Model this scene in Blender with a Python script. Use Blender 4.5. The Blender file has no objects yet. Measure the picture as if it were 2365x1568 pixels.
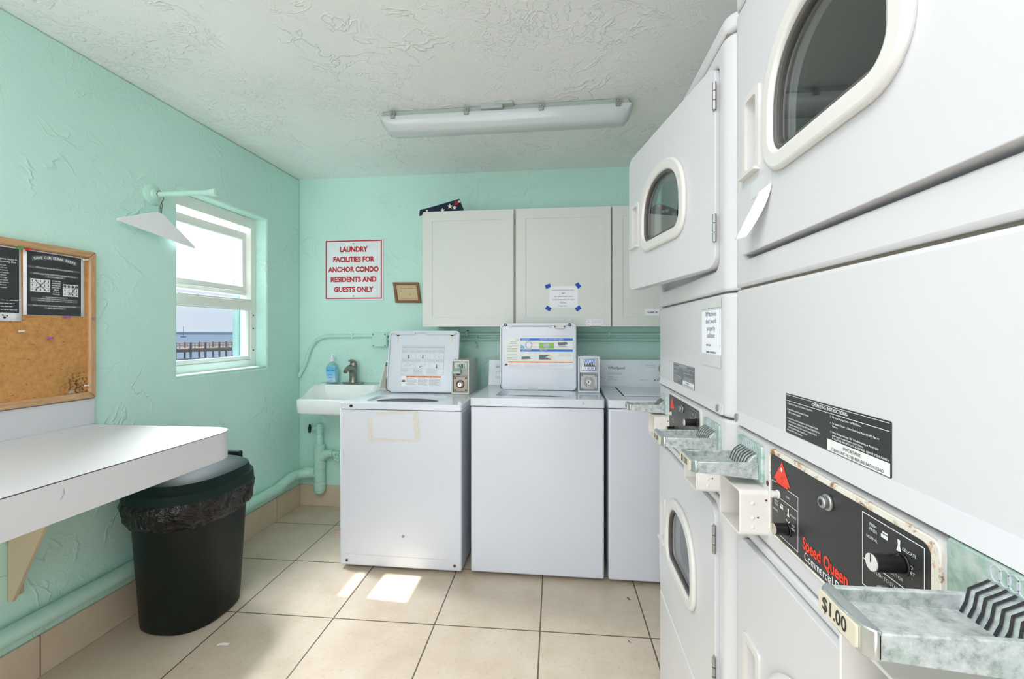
import bpy, bmesh, math, random
from mathutils import Vector, Matrix
D = bpy.data
S = bpy.context.scene
COL = S.collection
V = Vector
PI = math.pi
rnd = random.Random(7)

# ------------------------------------------------------------------ camera
CAM_H = 1.269
cam_d = D.cameras.new('camera')
cam_d.sensor_fit = 'HORIZONTAL'
cam_d.sensor_width = 36.0
cam_d.lens = 36.0 * 1033.0 / 2365.0
cam_d.shift_y = -18.0 / 2365.0
cam_d.clip_start = 0.02
cam_d.clip_end = 2000
cam = D.objects.new('camera', cam_d)
COL.objects.link(cam)
cam.location = (0, 0, CAM_H)
cam.rotation_euler = (PI / 2, 0, math.atan(117.0 / 1033.0))
S.camera = cam
S.view_settings.view_transform = 'Standard'
S.view_settings.look = 'None'
S.view_settings.gamma = 1.0
S.view_settings.use_curve_mapping = False
S.view_settings.exposure = -0.18
S.cycles.diffuse_bounces = 8

# ------------------------------------------------------------------ sky, sun, daylight
W = D.worlds.new('sky')
S.world = W
W.use_nodes = True
wn, wl = W.node_tree.nodes, W.node_tree.links
wn.clear()
w_out = wn.new('ShaderNodeOutputWorld')
w_bg = wn.new('ShaderNodeBackground')
w_tc = wn.new('ShaderNodeTexCoord')
w_no = wn.new('ShaderNodeTexNoise')
w_no.inputs['Scale'].default_value = 3.2
w_no.inputs['Detail'].default_value = 5
w_rp = wn.new('ShaderNodeValToRGB')
w_rp.color_ramp.elements[0].position = 0.38
w_rp.color_ramp.elements[0].color = (0.83, 0.88, 0.96, 1)
w_rp.color_ramp.elements[1].position = 0.60
w_rp.color_ramp.elements[1].color = (0.97, 0.98, 1.0, 1)
w_bg.inputs['Strength'].default_value = 1.5
wl.new(w_tc.outputs['Generated'], w_no.inputs['Vector'])
wl.new(w_no.outputs['Fac'], w_rp.inputs['Fac'])
wl.new(w_rp.outputs['Color'], w_bg.inputs['Color'])
wl.new(w_bg.outputs['Background'], w_out.inputs['Surface'])

sun_d = D.lights.new('sun', 'SUN')
sun_d.energy = 16.0
sun_d.angle = math.radians(0.6)
sun_d.color = (1.0, 0.95, 0.86)
sun = D.objects.new('sun', sun_d)
COL.objects.link(sun)
sun.location = (-6, 3, 8)
sun.rotation_euler = V((1.0, -0.066, -1.40)).to_track_quat('-Z', 'Y').to_euler()


def area(name, loc, direction, sx, sy, power, color):
    l = D.lights.new(name, 'AREA')
    l.shape = 'RECTANGLE'
    l.size, l.size_y = sx, sy
    l.energy = power
    l.color = color
    o = D.objects.new(name, l)
    COL.objects.link(o)
    o.location = loc
    o.rotation_euler = V(direction).to_track_quat('-Z', 'Y').to_euler()
    return o


# daylight through the open doorway behind the photographer, plus an added side fill light
area('doorway_daylight', (-0.95, -1.80, 1.05), (0, 1, 0.10), 1.7, 2.0, 34, (1.0, 0.965, 1.02))
area('side_fill_light', (-1.86, -0.95, 1.55), (1, 0.15, -0.05), 1.2, 1.1, 14, (0.98, 0.96, 1.04))

# sky light falling in through the side window
area('window_daylight', (-2.60, 2.85, 2.45), (1, -0.62, -0.9), 0.6, 0.7, 380, (1.0, 0.965, 1.0))
# added overhead fill above the photographer; no fixture stands there
area('overhead_fill_light', (-0.62, 0.05, 2.34), (-0.08, 0.08, -1), 1.2, 1.7, 37, (1.0, 0.965, 1.005))


# ------------------------------------------------------------------ materials
class NT:
    def __init__(s, name):
        s.m = D.materials.new(name)
        s.m.use_nodes = True
        s.n, s.l = s.m.node_tree.nodes, s.m.node_tree.links
        s.b = s.n['Principled BSDF']
        s._co = None

    def node(s, t, **k):
        x = s.n.new(t)
        for a, b in k.items():
            setattr(x, a, b)
        return x

    def co(s):
        if s._co is None:
            s._co = s.node('ShaderNodeNewGeometry').outputs['Position']
        return s._co

    def noise(s, scale, detail=4, rough=0.5, dist=0.0, vec=None):
        x = s.node('ShaderNodeTexNoise')
        x.inputs['Scale'].default_value = scale
        x.inputs['Detail'].default_value = detail
        x.inputs['Roughness'].default_value = rough
        x.inputs['Distortion'].default_value = dist
        s.l.new(vec or s.co(), x.inputs['Vector'])
        return x.outputs['Fac']

    def ramp(s, fac, *stops, interp='LINEAR'):
        x = s.node('ShaderNodeValToRGB')
        cr = x.color_ramp
        cr.interpolation = interp
        while len(cr.elements) < len(stops):
            cr.elements.new(0.5)
        for e, (p, c) in zip(cr.elements, stops):
            e.position = p
            e.color = (c, c, c, 1) if not hasattr(c, '__len__') else (*c, 1)
        s.l.new(fac, x.inputs['Fac'])
        return x.outputs['Color']

    def mix(s, fac, a, b):
        x = s.node('ShaderNodeMix', data_type='RGBA')
        for sock, v in ((x.inputs[0], fac), (x.inputs[6], a), (x.inputs[7], b)):
            if hasattr(v, 'is_output'):
                s.l.new(v, sock)
            elif hasattr(v, '__len__'):
                sock.default_value = (*v, 1)
            else:
                sock.default_value = v
        return x.outputs[2]

    def math(s, op, a, b=None):
        x = s.node('ShaderNodeMath', operation=op)
        for i, v in enumerate((a, b)):
            if v is None:
                continue
            if hasattr(v, 'is_output'):
                s.l.new(v, x.inputs[i])
            else:
                x.inputs[i].default_value = v
        return x.outputs[0]

    def color(s, v):
        if hasattr(v, 'is_output'):
            s.l.new(v, s.b.inputs['Base Color'])
        else:
            s.b.inputs['Base Color'].default_value = (*v, 1)

    def bump(s, h, strength=0.3, dist=0.005):
        x = s.node('ShaderNodeBump')
        x.inputs['Strength'].default_value = strength
        x.inputs['Distance'].default_value = dist
        s.l.new(h, x.inputs['Height'])
        s.l.new(x.outputs['Normal'], s.b.inputs['Normal'])


def sr(r, g, b):
    f = lambda c: (c / 255 / 12.92) if c / 255 <= 0.04045 else ((c / 255 + 0.055) / 1.055) ** 2.4
    return (f(r), f(g), f(b))


def simple(name, c, rough=0.45, metal=0.0, var=0.04, scale=9, spec=0.5):
    t = NT(name)
    d = tuple(max(0, x * (1 - var)) for x in c)
    u = tuple(min(1, x * (1 + var)) for x in c)
    t.color(t.ramp(t.noise(scale, 4), (0.3, d), (0.7, u)))
    t.b.inputs['Roughness'].default_value = rough
    t.b.inputs['Metallic'].default_value = metal
    t.b.inputs['Specular IOR Level'].default_value = spec
    return t.m


def plaster(name, c, rough, ridge, strength, dist, spec=0.3, ridge_scale=5.0):
    t = NT(name)
    lo = tuple(x * 0.965 for x in c)
    hi = tuple(min(1, x * 1.03) for x in c)
    big = t.noise(1.7, 3, 0.5)
    t.color(t.ramp(big, (0.35, lo), (0.65, hi)))
    n1 = t.noise(ridge_scale, 3, 0.55, 1.2)
    line = t.ramp(n1, (0.478, 0.0), (0.495, 1.0), (0.53, 0.0))
    mask = t.ramp(t.noise(3.1, 2, 0.5), (0.50, 0.0), (0.60, 1.0))
    a = t.math('MULTIPLY', line, mask)
    n2 = t.noise(ridge_scale * 2.6, 2, 0.5, 2.0)
    line2 = t.ramp(n2, (0.52, 0.0), (0.56, 1.0), (0.66, 0.6))
    mask2 = t.ramp(t.noise(2.3, 3, 0.6), (0.48, 0.0), (0.62, 1.0))
    b = t.math('MULTIPLY', t.math('MULTIPLY', line2, mask2), ridge)
    fine = t.math('MULTIPLY', t.noise(95, 3, 0.6), 0.16)
    soft = t.math('MULTIPLY', t.noise(14, 3, 0.5), 0.7)
    h = t.math('ADD', t.math('ADD', a, b), t.math('ADD', fine, soft))
    t.bump(h, strength, dist)
    t.b.inputs['Roughness'].default_value = rough
    t.b.inputs['Specular IOR Level'].default_value = spec
    return t.m


MINT = sr(199, 236, 225)
M = {}
M['wall'] = plaster('mint_plaster', MINT, 0.5, 0.35, 0.46, 0.006, ridge_scale=4.2)
M['ceil'] = plaster('ceiling_plaster', sr(240, 242, 240), 0.34, 1.0, 0.5, 0.007, 0.45, 5.5)
M['plainwall'] = plaster('white_plaster', sr(228, 230, 230), 0.6, 0.3, 0.3, 0.005)
M['mint'] = simple('mint_pipe_paint', sr(190, 230, 216), 0.35, 0, 0.03, 20)
M['outer'] = plaster('outside_render', sr(160, 190, 180), 0.8, 0.6, 0.4, 0.008)


def floor_mat():
    t = NT('floor_tile')
    mp = t.node('ShaderNodeMapping')
    mp.vector_type = 'TEXTURE'
    mp.inputs['Location'].default_value = (-1.466, 1.872, 0)
    mp.inputs['Rotation'].default_value = (0, 0, 0.0177)
    mp.inputs['Scale'].default_value = (0.457, 0.457, 1)
    t.l.new(t.co(), mp.inputs['Vector'])
    br = t.node('ShaderNodeTexBrick')
    br.offset = 0.0
    br.squash = 1.0
    br.inputs['Scale'].default_value = 1.0
    br.inputs['Brick Width'].default_value = 1.0
    br.inputs['Row Height'].default_value = 1.0
    br.inputs['Mortar Size'].default_value = 0.0065
    br.inputs['Mortar Smooth'].default_value = 0.0
    br.inputs['Color1'].default_value = (1, 1, 1, 1)
    br.inputs['Color2'].default_value = (0.97, 0.97, 0.97, 1)
    br.inputs['Mortar'].default_value = (0, 0, 0, 1)
    t.l.new(mp.outputs['Vector'], br.inputs['Vector'])
    body = t.ramp(t.noise(5.5, 5, 0.6), (0.3, sr(198, 182, 160)), (0.5, sr(207, 192, 172)), (0.72, sr(212, 200, 183)))
    specks = t.ramp(t.noise(60, 3, 0.6), (0.33, sr(190, 172, 150)), (0.42, (1, 1, 1)))
    mul = t.node('ShaderNodeMix', data_type='RGBA', blend_type='MULTIPLY')
    mul.inputs[0].default_value = 0.22
    t.l.new(body, mul.inputs[6])
    t.l.new(specks, mul.inputs[7])
    t.color(t.mix(br.outputs['Fac'], mul.outputs[2], sr(92, 82, 72)))
    t.bump(t.math('SUBTRACT', 1.0, br.outputs['Fac']), 0.4, 0.002)
    t.b.inputs['Roughness'].default_value = 0.34
    return t.m


def base_mat(axis, off):
    t = NT('baseboard_tile')
    sp = t.node('ShaderNodeSeparateXYZ')
    t.l.new(t.co(), sp.inputs[0])
    q = t.math('FRACT', t.math('DIVIDE', t.math('SUBTRACT', sp.outputs[axis], off - 45.7), 0.457))
    joint = t.math('LESS_THAN', q, 0.010)
    body = t.ramp(t.noise(7, 5, 0.6), (0.3, sr(205, 186, 162)), (0.7, sr(216, 200, 178)))
    t.color(t.mix(joint, body, sr(140, 122, 100)))
    t.b.inputs['Roughness'].default_value = 0.4
    return t.m


M['floor'] = floor_mat()
M['base_l'] = base_mat(1, 1.437)
M['base_b'] = base_mat(0, -1.466)
M['white'] = simple('white_enamel', sr(214, 219, 228), 0.16, 0, 0.012, 3)
M['deck'] = simple('washer_deck_enamel', sr(216, 223, 231), 0.14, 0, 0.012, 3)
M['seal'] = simple('rubber_seal', sr(84, 82, 80), 0.5)
M['seamback'] = simple('seam_shadow_paint', sr(128, 120, 106), 0.6)
M['ivory'] = simple('ivory_enamel', sr(206, 206, 208), 0.30, 0, 0.015, 3)
M['bezel'] = simple('ivory_plastic', sr(213, 212, 207), 0.32, 0, 0.015, 5)
M['recess'] = simple('beige_plastic', sr(226, 218, 200), 0.4, 0, 0.02, 8)
M['lam'] = simple('white_laminate', sr(208, 210, 213), 0.5, 0, 0.012, 5)
M['seam'] = simple('laminate_edge_line', sr(70, 66, 64), 0.6)
M['cab'] = simple('cabinet_paint', sr(218, 222, 216), 0.42, 0, 0.012, 4)
M['cab_in'] = simple('cabinet_box', sr(196, 194, 180), 0.6)
M['dark'] = simple('dark_gap', sr(34, 34, 34), 0.7)
M['drum'] = simple('drum_metal', sr(66, 69, 68), 0.45, 0.6)
M['tub'] = simple('tub_dark_plastic', sr(30, 32, 34), 0.4)
M['black'] = simple('black_plastic', sr(18, 18, 18), 0.35)
M['panel'] = simple('black_panel', sr(44, 45, 45), 0.38, 0, 0.05)
M['label_dark'] = simple('dark_label', sr(40, 42, 42), 0.3, 0, 0.08, 30)
M['label_grey'] = simple('faded_label', sr(86, 94, 100), 0.3, 0, 0.08, 30)
M['ink_w'] = simple('white_ink', sr(226, 228, 226), 0.5)
M['ink_g'] = simple('grey_ink', sr(150, 154, 158), 0.5)
M['ink_lg'] = simple('light_grey_ink', sr(188, 194, 200), 0.5)
M['ink_k'] = simple('black_ink', sr(34, 34, 38), 0.5)
M['red'] = simple('red_ink', sr(232, 62, 36), 0.45)
M['signred'] = simple('sign_red', sr(190, 32, 46), 0.4)
M['sign'] = simple('sign_white', sr(236, 241, 244), 0.22)
M['paper'] = simple('paper', sr(240, 242, 246), 0.7)
M['paper_w'] = simple('warm_paper', sr(212, 192, 152), 0.7, 0, 0.05, 25)
M['poster'] = simple('poster_print', sr(50, 53, 56), 0.45, 0, 0.15, 14)
M['poster_line'] = simple('poster_highlight', sr(98, 101, 104), 0.5)
M['tape'] = simple('blue_tape', sr(12, 78, 178), 0.6)
M['residue'] = simple('tape_residue', sr(211, 210, 202), 0.5, 0, 0.05, 40)
M['orange'] = simple('orange_ink', sr(240, 130, 40), 0.5)
M['blue'] = simple('blue_ink', sr(24, 108, 208), 0.45)
M['green'] = simple('green_ink', sr(138, 200, 92), 0.5)
M['skyblue'] = simple('pale_blue_ink', sr(120, 190, 230), 0.5)
M['chrome'] = simple('worn_chrome', sr(200, 206, 208), 0.22, 0.9, 0.15, 30)
M['steel'] = simple('zinc_steel', sr(168, 170, 168), 0.35, 0.8, 0.12, 40)
M['nickel'] = simple('brushed_nickel', sr(152, 148, 140), 0.32, 0.9, 0.08, 40)
M['ceramic'] = simple('sink_ceramic', sr(238, 243, 242), 0.12, 0, 0.01)
M['can'] = simple('dark_green_plastic', sr(9, 20, 17), 0.45, 0, 0.12, 6, 0.3)
M['lidcan'] = simple('green_lid_plastic', sr(14, 38, 34), 0.6, 0, 0.12, 6, 0.25)
M['navy'] = simple('navy_cloth', sr(22, 38, 60), 0.85, 0, 0.15, 60)
M['flagred'] = simple('red_cloth', sr(150, 40, 62), 0.85)
M['clothw'] = simple('white_cloth', sr(226, 224, 212), 0.85)
M['bracket'] = simple('bracket_paint', sr(205, 186, 158), 0.5)
M['wire'] = simple('wire', sr(120, 112, 92), 0.35, 0.8)
M['pink'] = simple('pink_block', sr(214, 178, 164), 0.7)
M['grey'] = simple('grey_plastic', sr(170, 168, 156), 0.4)
M['fix'] = simple('fixture_base', sr(178, 190, 184), 0.4)
M['rub'] = simple('rust', sr(104, 62, 38), 0.9, 0, 0.3, 60)
M['pinr'] = simple('red_pin', sr(214, 44, 34), 0.3)
M['ping'] = simple('green_pin', sr(46, 160, 66), 0.3)
M['pinp'] = simple('purple_pin', sr(150, 84, 176), 0.3)
M['pinc'] = simple('clear_pin', sr(216, 206, 196), 0.2)
M['tan'] = simple('tan_label', sr(204, 198, 176), 0.5)


def wood(name, a, b, axis_scale):
    t = NT(name)
    mp = t.node('ShaderNodeMapping')
    mp.inputs['Scale'].default_value = axis_scale
    t.l.new(t.co(), mp.inputs['Vector'])
    n = t.noise(6, 6, 0.6, 0.4, mp.outputs['Vector'])
    t.color(t.ramp(n, (0.3, a), (0.7, b)))
    t.b.inputs['Roughness'].default_value = 0.5
    return t.m


M['oak_h'] = wood('oak_horizontal', sr(176, 134, 92), sr(206, 168, 124), (20, 2, 20))
M['oak_v'] = wood('oak_vertical', sr(176, 134, 92), sr(206, 168, 124), (20, 20, 2))
M['brown'] = wood('brown_frame_wood', sr(116, 78, 48), sr(152, 104, 66), (8, 20, 20))
M['pier'] = wood('pier_timber', sr(78, 62, 58), sr(118, 96, 84), (0.5, 0.5, 2))
M['pier_top'] = wood('pier_deck_timber', sr(170, 138, 112), sr(200, 168, 138), (0.5, 0.5, 2))


def cork():
    t = NT('cork')
    base = t.ramp(t.noise(45, 5, 0.7), (0.3, sr(178, 124, 66)), (0.7, sr(208, 156, 92)))
    mp = t.node('ShaderNodeMapping')
    mp.inputs['Scale'].default_value = (1, 1, 1.6)
    t.l.new(t.co(), mp.inputs['Vector'])
    fl = t.ramp(t.noise(75, 3, 0.6, 0.6, mp.outputs['Vector']), (0.285, (1, 1, 1)), (0.335, (0, 0, 0)))
    c1 = t.mix(fl, base, sr(110, 66, 30))
    # mildew in the lower right corner of the board
    vm = t.node('ShaderNodeVectorMath', operation='DISTANCE')
    t.l.new(t.co(), vm.inputs[0])
    vm.inputs[1].default_value = (-1.91, 1.575, 1.052)
    near = t.ramp(vm.outputs['Value'], (0.02, (1, 1, 1)), (0.10, (0, 0, 0)))
    blot = t.ramp(t.noise(90, 4, 0.7), (0.46, (0, 0, 0)), (0.58, (1, 1, 1)))
    t.color(t.mix(t.math('MULTIPLY', near, blot), c1, sr(66, 44, 26)))
    t.bump(t.noise(120, 4, 0.7), 0.3, 0.002)
    t.b.inputs['Roughness'].default_value = 0.85
    return t.m


M['cork'] = cork()


def galv():
    t = NT('weathered_zinc')
    c = t.ramp(t.noise(95, 6, 0.7), (0.32, sr(128, 138, 135)), (0.48, sr(176, 184, 182)), (0.7, sr(206, 211, 211)))
    g = t.ramp(t.noise(16, 4, 0.6), (0.52, (0, 0, 0)), (0.70, (1, 1, 1)))
    t.color(t.mix(t.math('MULTIPLY', g, 0.45), c, sr(146, 178, 164)))
    t.b.inputs['Metallic'].default_value = 0.3
    t.b.inputs['Roughness'].default_value = 0.42
    t.bump(t.noise(120, 3, 0.6), 0.12, 0.001)
    return t.m


M['galv'] = galv()


def verdigris():
    t = NT('verdigris_plate')
    c = t.ramp(t.noise(60, 5, 0.65), (0.30, sr(132, 166, 150)), (0.50, sr(172, 192, 184)), (0.72, sr(200, 208, 204)))
    t.color(c)
    t.b.inputs['Metallic'].default_value = 0.3
    t.b.inputs['Roughness'].default_value = 0.5
    return t.m


M['verd'] = verdigris()


def rusty(name, c, lo=0.56, hi=0.62, rough=0.35):
    t = NT(name)
    k = t.ramp(t.noise(34, 6, 0.72, 0.4), (lo, (0, 0, 0)), (hi, (1, 1, 1)))
    r = t.ramp(t.noise(80, 4, 0.6), (0.35, sr(86, 48, 28)), (0.65, sr(206, 142, 86)))
    t.color(t.mix(k, c, r))
    t.b.inputs['Roughness'].default_value = rough
    return t.m


M['rustrim'] = rusty('rusted_trim', sr(222, 218, 206), 0.53, 0.61)
M['rustbox'] = rusty('rust_spotted_enamel', sr(216, 214, 208), 0.70, 0.74)
M['rustpart'] = rusty('rust_stained_plate', sr(186, 176, 160), 0.56, 0.70, 0.5)


def glass(name, tint, refl=0.10, rough=0.02):
    t = NT(name)
    t.n.remove(t.b)
    tr = t.node('ShaderNodeBsdfTransparent')
    tr.inputs['Color'].default_value = (*tint, 1)
    gl = t.node('ShaderNodeBsdfGlossy')
    gl.inputs['Roughness'].default_value = rough
    fr = t.node('ShaderNodeLayerWeight')
    fr.inputs['Blend'].default_value = 0.5
    add = t.math('ADD', t.math('MULTIPLY', t.math('POWER', fr.outputs['Facing'], 4.0), 0.8), refl + 0.02)
    mx = t.node('ShaderNodeMixShader')
    t.l.new(add, mx.inputs[0])
    t.l.new(tr.outputs[0], mx.inputs[1])
    t.l.new(gl.outputs[0], mx.inputs[2])
    t.l.new(mx.outputs[0], t.n['Material Output'].inputs['Surface'])
    return t.m


M['pane'] = glass('window_glass', (0.96, 0.98, 0.98), 0.0)
M['tint'] = glass('dryer_glass', (0.84, 0.87, 0.86), 0.05)
M['bottle'] = glass('clear_bottle', (0.80, 0.90, 0.93), 0.06, 0.12)
M['screen'] = glass('insect_screen', (0.80, 0.82, 0.86), 0.0, 0.6)


def bag():
    t = NT('black_bag')
    t.color(sr(9, 9, 9))
    t.b.inputs['Roughness'].default_value = 0.22
    t.bump(t.noise(16, 3, 0.5, 1.8), 1.0, 0.02)
    return t.m


M['bag'] = bag()


def sea():
    t = NT('sea_water')
    t.color(sr(86, 100, 120))
    t.b.inputs['Roughness'].default_value = 0.7
    t.b.inputs['Specular IOR Level'].default_value = 0.1
    t.bump(t.noise(0.8, 4, 0.6), 0.6, 0.3)
    return t.m


M['sea'] = sea()
M['shore'] = simple('far_shore', sr(150, 168, 186), 0.9, 0, 0.05, 0.05)
M['boat'] = simple('boat_paint', sr(110, 130, 158), 0.5)


def diffuser():
    t = NT('prismatic_diffuser')
    t.color(sr(200, 208, 208))
    t.b.inputs['Roughness'].default_value = 0.12
    t.b.inputs['Emission Color'].default_value = (0.9, 0.96, 1, 1)
    t.b.inputs['Emission Strength'].default_value = 0.0
    return t.m


M['diff'] = diffuser()


# ------------------------------------------------------------------ geometry helpers
class Frame:
    """A flat face: u runs to the viewer's right, v up, n towards the viewer."""

    def __init__(s, o, u, v):
        s.o, s.u, s.v = V(o), V(u).normalized(), V(v).normalized()
        s.n = s.u.cross(s.v)

    def p(s, u, v, d=0.0):
        return s.o + s.u * u + s.v * v + s.n * d

    def at(s, u, v, d=0.0):
        return Frame(s.p(u, v, d), s.u, s.v)


def rrect(x0, y0, x1, y1, r, n=6):
    r = min(r, (x1 - x0) / 2 - 1e-5, (y1 - y0) / 2 - 1e-5)
    if r <= 0:
        return [(x0, y0), (x1, y0), (x1, y1), (x0, y1)]
    out = []
    for cx, cy, a in ((x1 - r, y0 + r, -90), (x1 - r, y1 - r, 0), (x0 + r, y1 - r, 90), (x0 + r, y0 + r, 180)):
        for i in range(n + 1):
            t = math.radians(a + 90 * i / n)
            out.append((cx + r * math.cos(t), cy + r * math.sin(t)))
    return out


def circ(cx, cy, r, n=24, ry=None):
    ry = ry or r
    return [(cx + r * math.cos(2 * PI * i / n), cy + ry * math.sin(2 * PI * i / n)) for i in range(n)]


class MB:
    def __init__(s):
        s.b = bmesh.new()

    def face(s, pts):
        try:
            s.b.faces.new([s.b.verts.new(V(p)) for p in pts])
        except ValueError:
            pass
        return s

    def box(s, a, b):
        x0, y0, z0 = a
        x1, y1, z1 = b
        x0, x1 = sorted((x0, x1)); y0, y1 = sorted((y0, y1)); z0, z1 = sorted((z0, z1))
        v = [s.b.verts.new(p) for p in ((x0, y0, z0), (x1, y0, z0), (x1, y1, z0), (x0, y1, z0),
                                        (x0, y0, z1), (x1, y0, z1), (x1, y1, z1), (x0, y1, z1))]
        for f in ((3, 2, 1, 0), (4, 5, 6, 7), (0, 1, 5, 4), (1, 2, 6, 5), (2, 3, 7, 6), (3, 0, 4, 7)):
            s.b.faces.new([v[i] for i in f])
        return s

    def prism(s, fr, pts, d0, d1, hole=None):
        """Extrude an outline (with an optional hole) along the frame normal from d0 to d1."""
        def loop(ps, d):
            return [s.b.verts.new(fr.p(x, y, d)) for x, y in ps]
        if hole is None:
            a, b = loop(pts, d0), loop(pts, d1)
            s.b.faces.new(b)
            s.b.faces.new(a[::-1])
            n = len(a)
            for i in range(n):
                s.b.faces.new([a[i], a[(i + 1) % n], b[(i + 1) % n], b[i]])
            return s
        o0, h0, o1, h1 = loop(pts, d0), loop(hole, d0), loop(pts, d1), loop(hole, d1)
        for o, h, front in ((o0, h0, False), (o1, h1, True)):
            es = [s.b.edges.new((l[i], l[(i + 1) % len(l)])) for l in (o, h) for i in range(len(l))]
            g = bmesh.ops.triangle_fill(s.b, use_beauty=True, use_dissolve=False, edges=es)
            for f in g['geom']:
                if isinstance(f, bmesh.types.BMFace):
                    f.normal_update()
                    if (f.normal.dot(fr.n) > 0) != front:
                        f.normal_flip()
        n = len(o0)
        for i in range(n):
            s.b.faces.new([o0[i], o0[(i + 1) % n], o1[(i + 1) % n], o1[i]])
        n = len(h0)
        for i in range(n):
            s.b.faces.new([h0[(i + 1) % n], h0[i], h1[i], h1[(i + 1) % n]])
        return s

    def plate(s, fr, u0, v0, u1, v1, d0, d1, r=0.0, n=6):
        return s.prism(fr, rrect(u0, v0, u1, v1, r, n), d0, d1)

    def flat(s, fr, pts, d):
        s.b.faces.new([s.b.verts.new(fr.p(x, y, d)) for x, y in pts])
        return s

    def rect(s, fr, u0, v0, u1, v1, d):
        return s.flat(fr, [(u0, v0), (u1, v0), (u1, v1), (u0, v1)], d)

    def outline(s, fr, u0, v0, u1, v1, w, d):
        s.rect(fr, u0, v0, u1, v0 + w, d)
        s.rect(fr, u0, v1 - w, u1, v1, d)
        s.rect(fr, u0, v0 + w, u0 + w, v1 - w, d)
        return s.rect(fr, u1 - w, v0 + w, u1, v1 - w, d)

    def line(s, fr, a, b, w, d):
        a, b = V(a), V(b)
        t = (b - a).normalized()
        q = V((-t.y, t.x)) * w / 2
        return s.flat(fr, [tuple(a - q), tuple(b - q), tuple(b + q), tuple(a + q)], d)

    def ring(s, cs):
        return [s.b.verts.new(V(c)) for c in cs]

    def loft(s, loops, cap0=True, cap1=True):
        rs = [s.ring(l) for l in loops]
        n = len(rs[0])
        for a, b in zip(rs, rs[1:]):
            for i in range(n):
                s.b.faces.new([a[i], a[(i + 1) % n], b[(i + 1) % n], b[i]])
        if cap0:
            s.b.faces.new(rs[0][::-1])
        if cap1:
            s.b.faces.new(rs[-1])
        return s

    def tube(s, pts, r, n=12, cap=True):
        pts = [V(p) for p in pts]
        rr = r if hasattr(r, '__len__') else [r] * len(pts)
        up = None
        loops = []
        for i, p in enumerate(pts):
            t = ((pts[min(i + 1, len(pts) - 1)] - p).normalized() + (p - pts[max(i - 1, 0)]).normalized()).normalized()
            if up is None:
                up = V((0, 0, 1)) if abs(t.z) < 0.9 else V((1, 0, 0))
            up = (up - t * up.dot(t)).normalized()
            w = t.cross(up)
            loops.append([p + (up * math.cos(2 * PI * k / n) + w * math.sin(2 * PI * k / n)) * rr[i] for k in range(n)])
        return s.loft(loops, cap, cap)

    def cyl(s, a, b, r, n=20, r2=None):
        return s.tube([a, b], [r, r if r2 is None else r2], n)

    def disc(s, fr, cu, cv, r, d0, d1, n=24, ry=None):
        return s.prism(fr, circ(cu, cv, r, n, ry), d0, d1)

    def dome(s, fr, cu, cv, r, d0, h, n=20):
        loops = []
        for k in range(5):
            a = PI / 2 * k / 4.6
            loops.append([fr.p(cu + r * math.cos(a) * math.cos(t), cv + r * math.cos(a) * math.sin(t), d0 + h * math.sin(a))
                          for t in [2 * PI * i / n for i in range(n)]])
        return s.loft(loops)

    def lathe(s, c, prof, n=24, axis=2):
        loops = []
        for r, h in prof:
            l = []
            for i in range(n):
                a = 2 * PI * i / n
                q = [0, 0, 0]
                q[axis] = h
                q[(axis + 1) % 3] = r * math.cos(a)
                q[(axis + 2) % 3] = r * math.sin(a)
                l.append(V(c) + V(q))
            loops.append(l)
        return s.loft(loops)

    def text(s, fr, txt, u, v, size, d, align='CENTER', bold=0.0, sx=1.0, sh=0.0, rot=0.0):
        vs, fs = text_geo(txt, align, bold)
        ca, sa = math.cos(rot), math.sin(rot)
        ids = []
        for x, y in vs:
            X, Y = (x * sx + y * sh) * size, y * size
            ids.append(s.b.verts.new(fr.p(u + X * ca - Y * sa, v + X * sa + Y * ca, d)))
        for f in fs:
            try:
                s.b.faces.new([ids[i] for i in f])
            except ValueError:
                pass
        return s

    def words(s, fr, u0, u1, v, h, d, seed=0, fill=1.0):
        """One line of print too small to read: word-length dashes."""
        r = random.Random(seed * 131 + int(abs(u0) * 1e4))
        u = u0
        end = u0 + (u1 - u0) * fill
        while u < end - h:
            w = min(h * r.uniform(1.6, 5.0), end - u)
            s.rect(fr, u, v - h * 0.32, u + w, v + h * 0.32, d)
            u += w + h * 0.7
        return s


_tc = {}


def text_geo(txt, align, bold):
    k = (txt, align, bold)
    if k not in _tc:
        cu = D.curves.new('t', 'FONT')
        cu.body = txt
        cu.size = 1.0
        cu.align_x = align
        cu.align_y = 'CENTER'
        cu.offset = bold
        cu.resolution_u = 3
        o = D.objects.new('t', cu)
        COL.objects.link(o)
        dg = bpy.context.evaluated_depsgraph_get()
        me = D.meshes.new_from_object(o.evaluated_get(dg), depsgraph=dg)
        _tc[k] = ([(v.co.x, v.co.y) for v in me.vertices], [tuple(p.vertices) for p in me.polygons])
        D.meshes.remove(me)
        D.objects.remove(o)
        D.curves.remove(cu)
    return _tc[k]


ORG = {}


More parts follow.
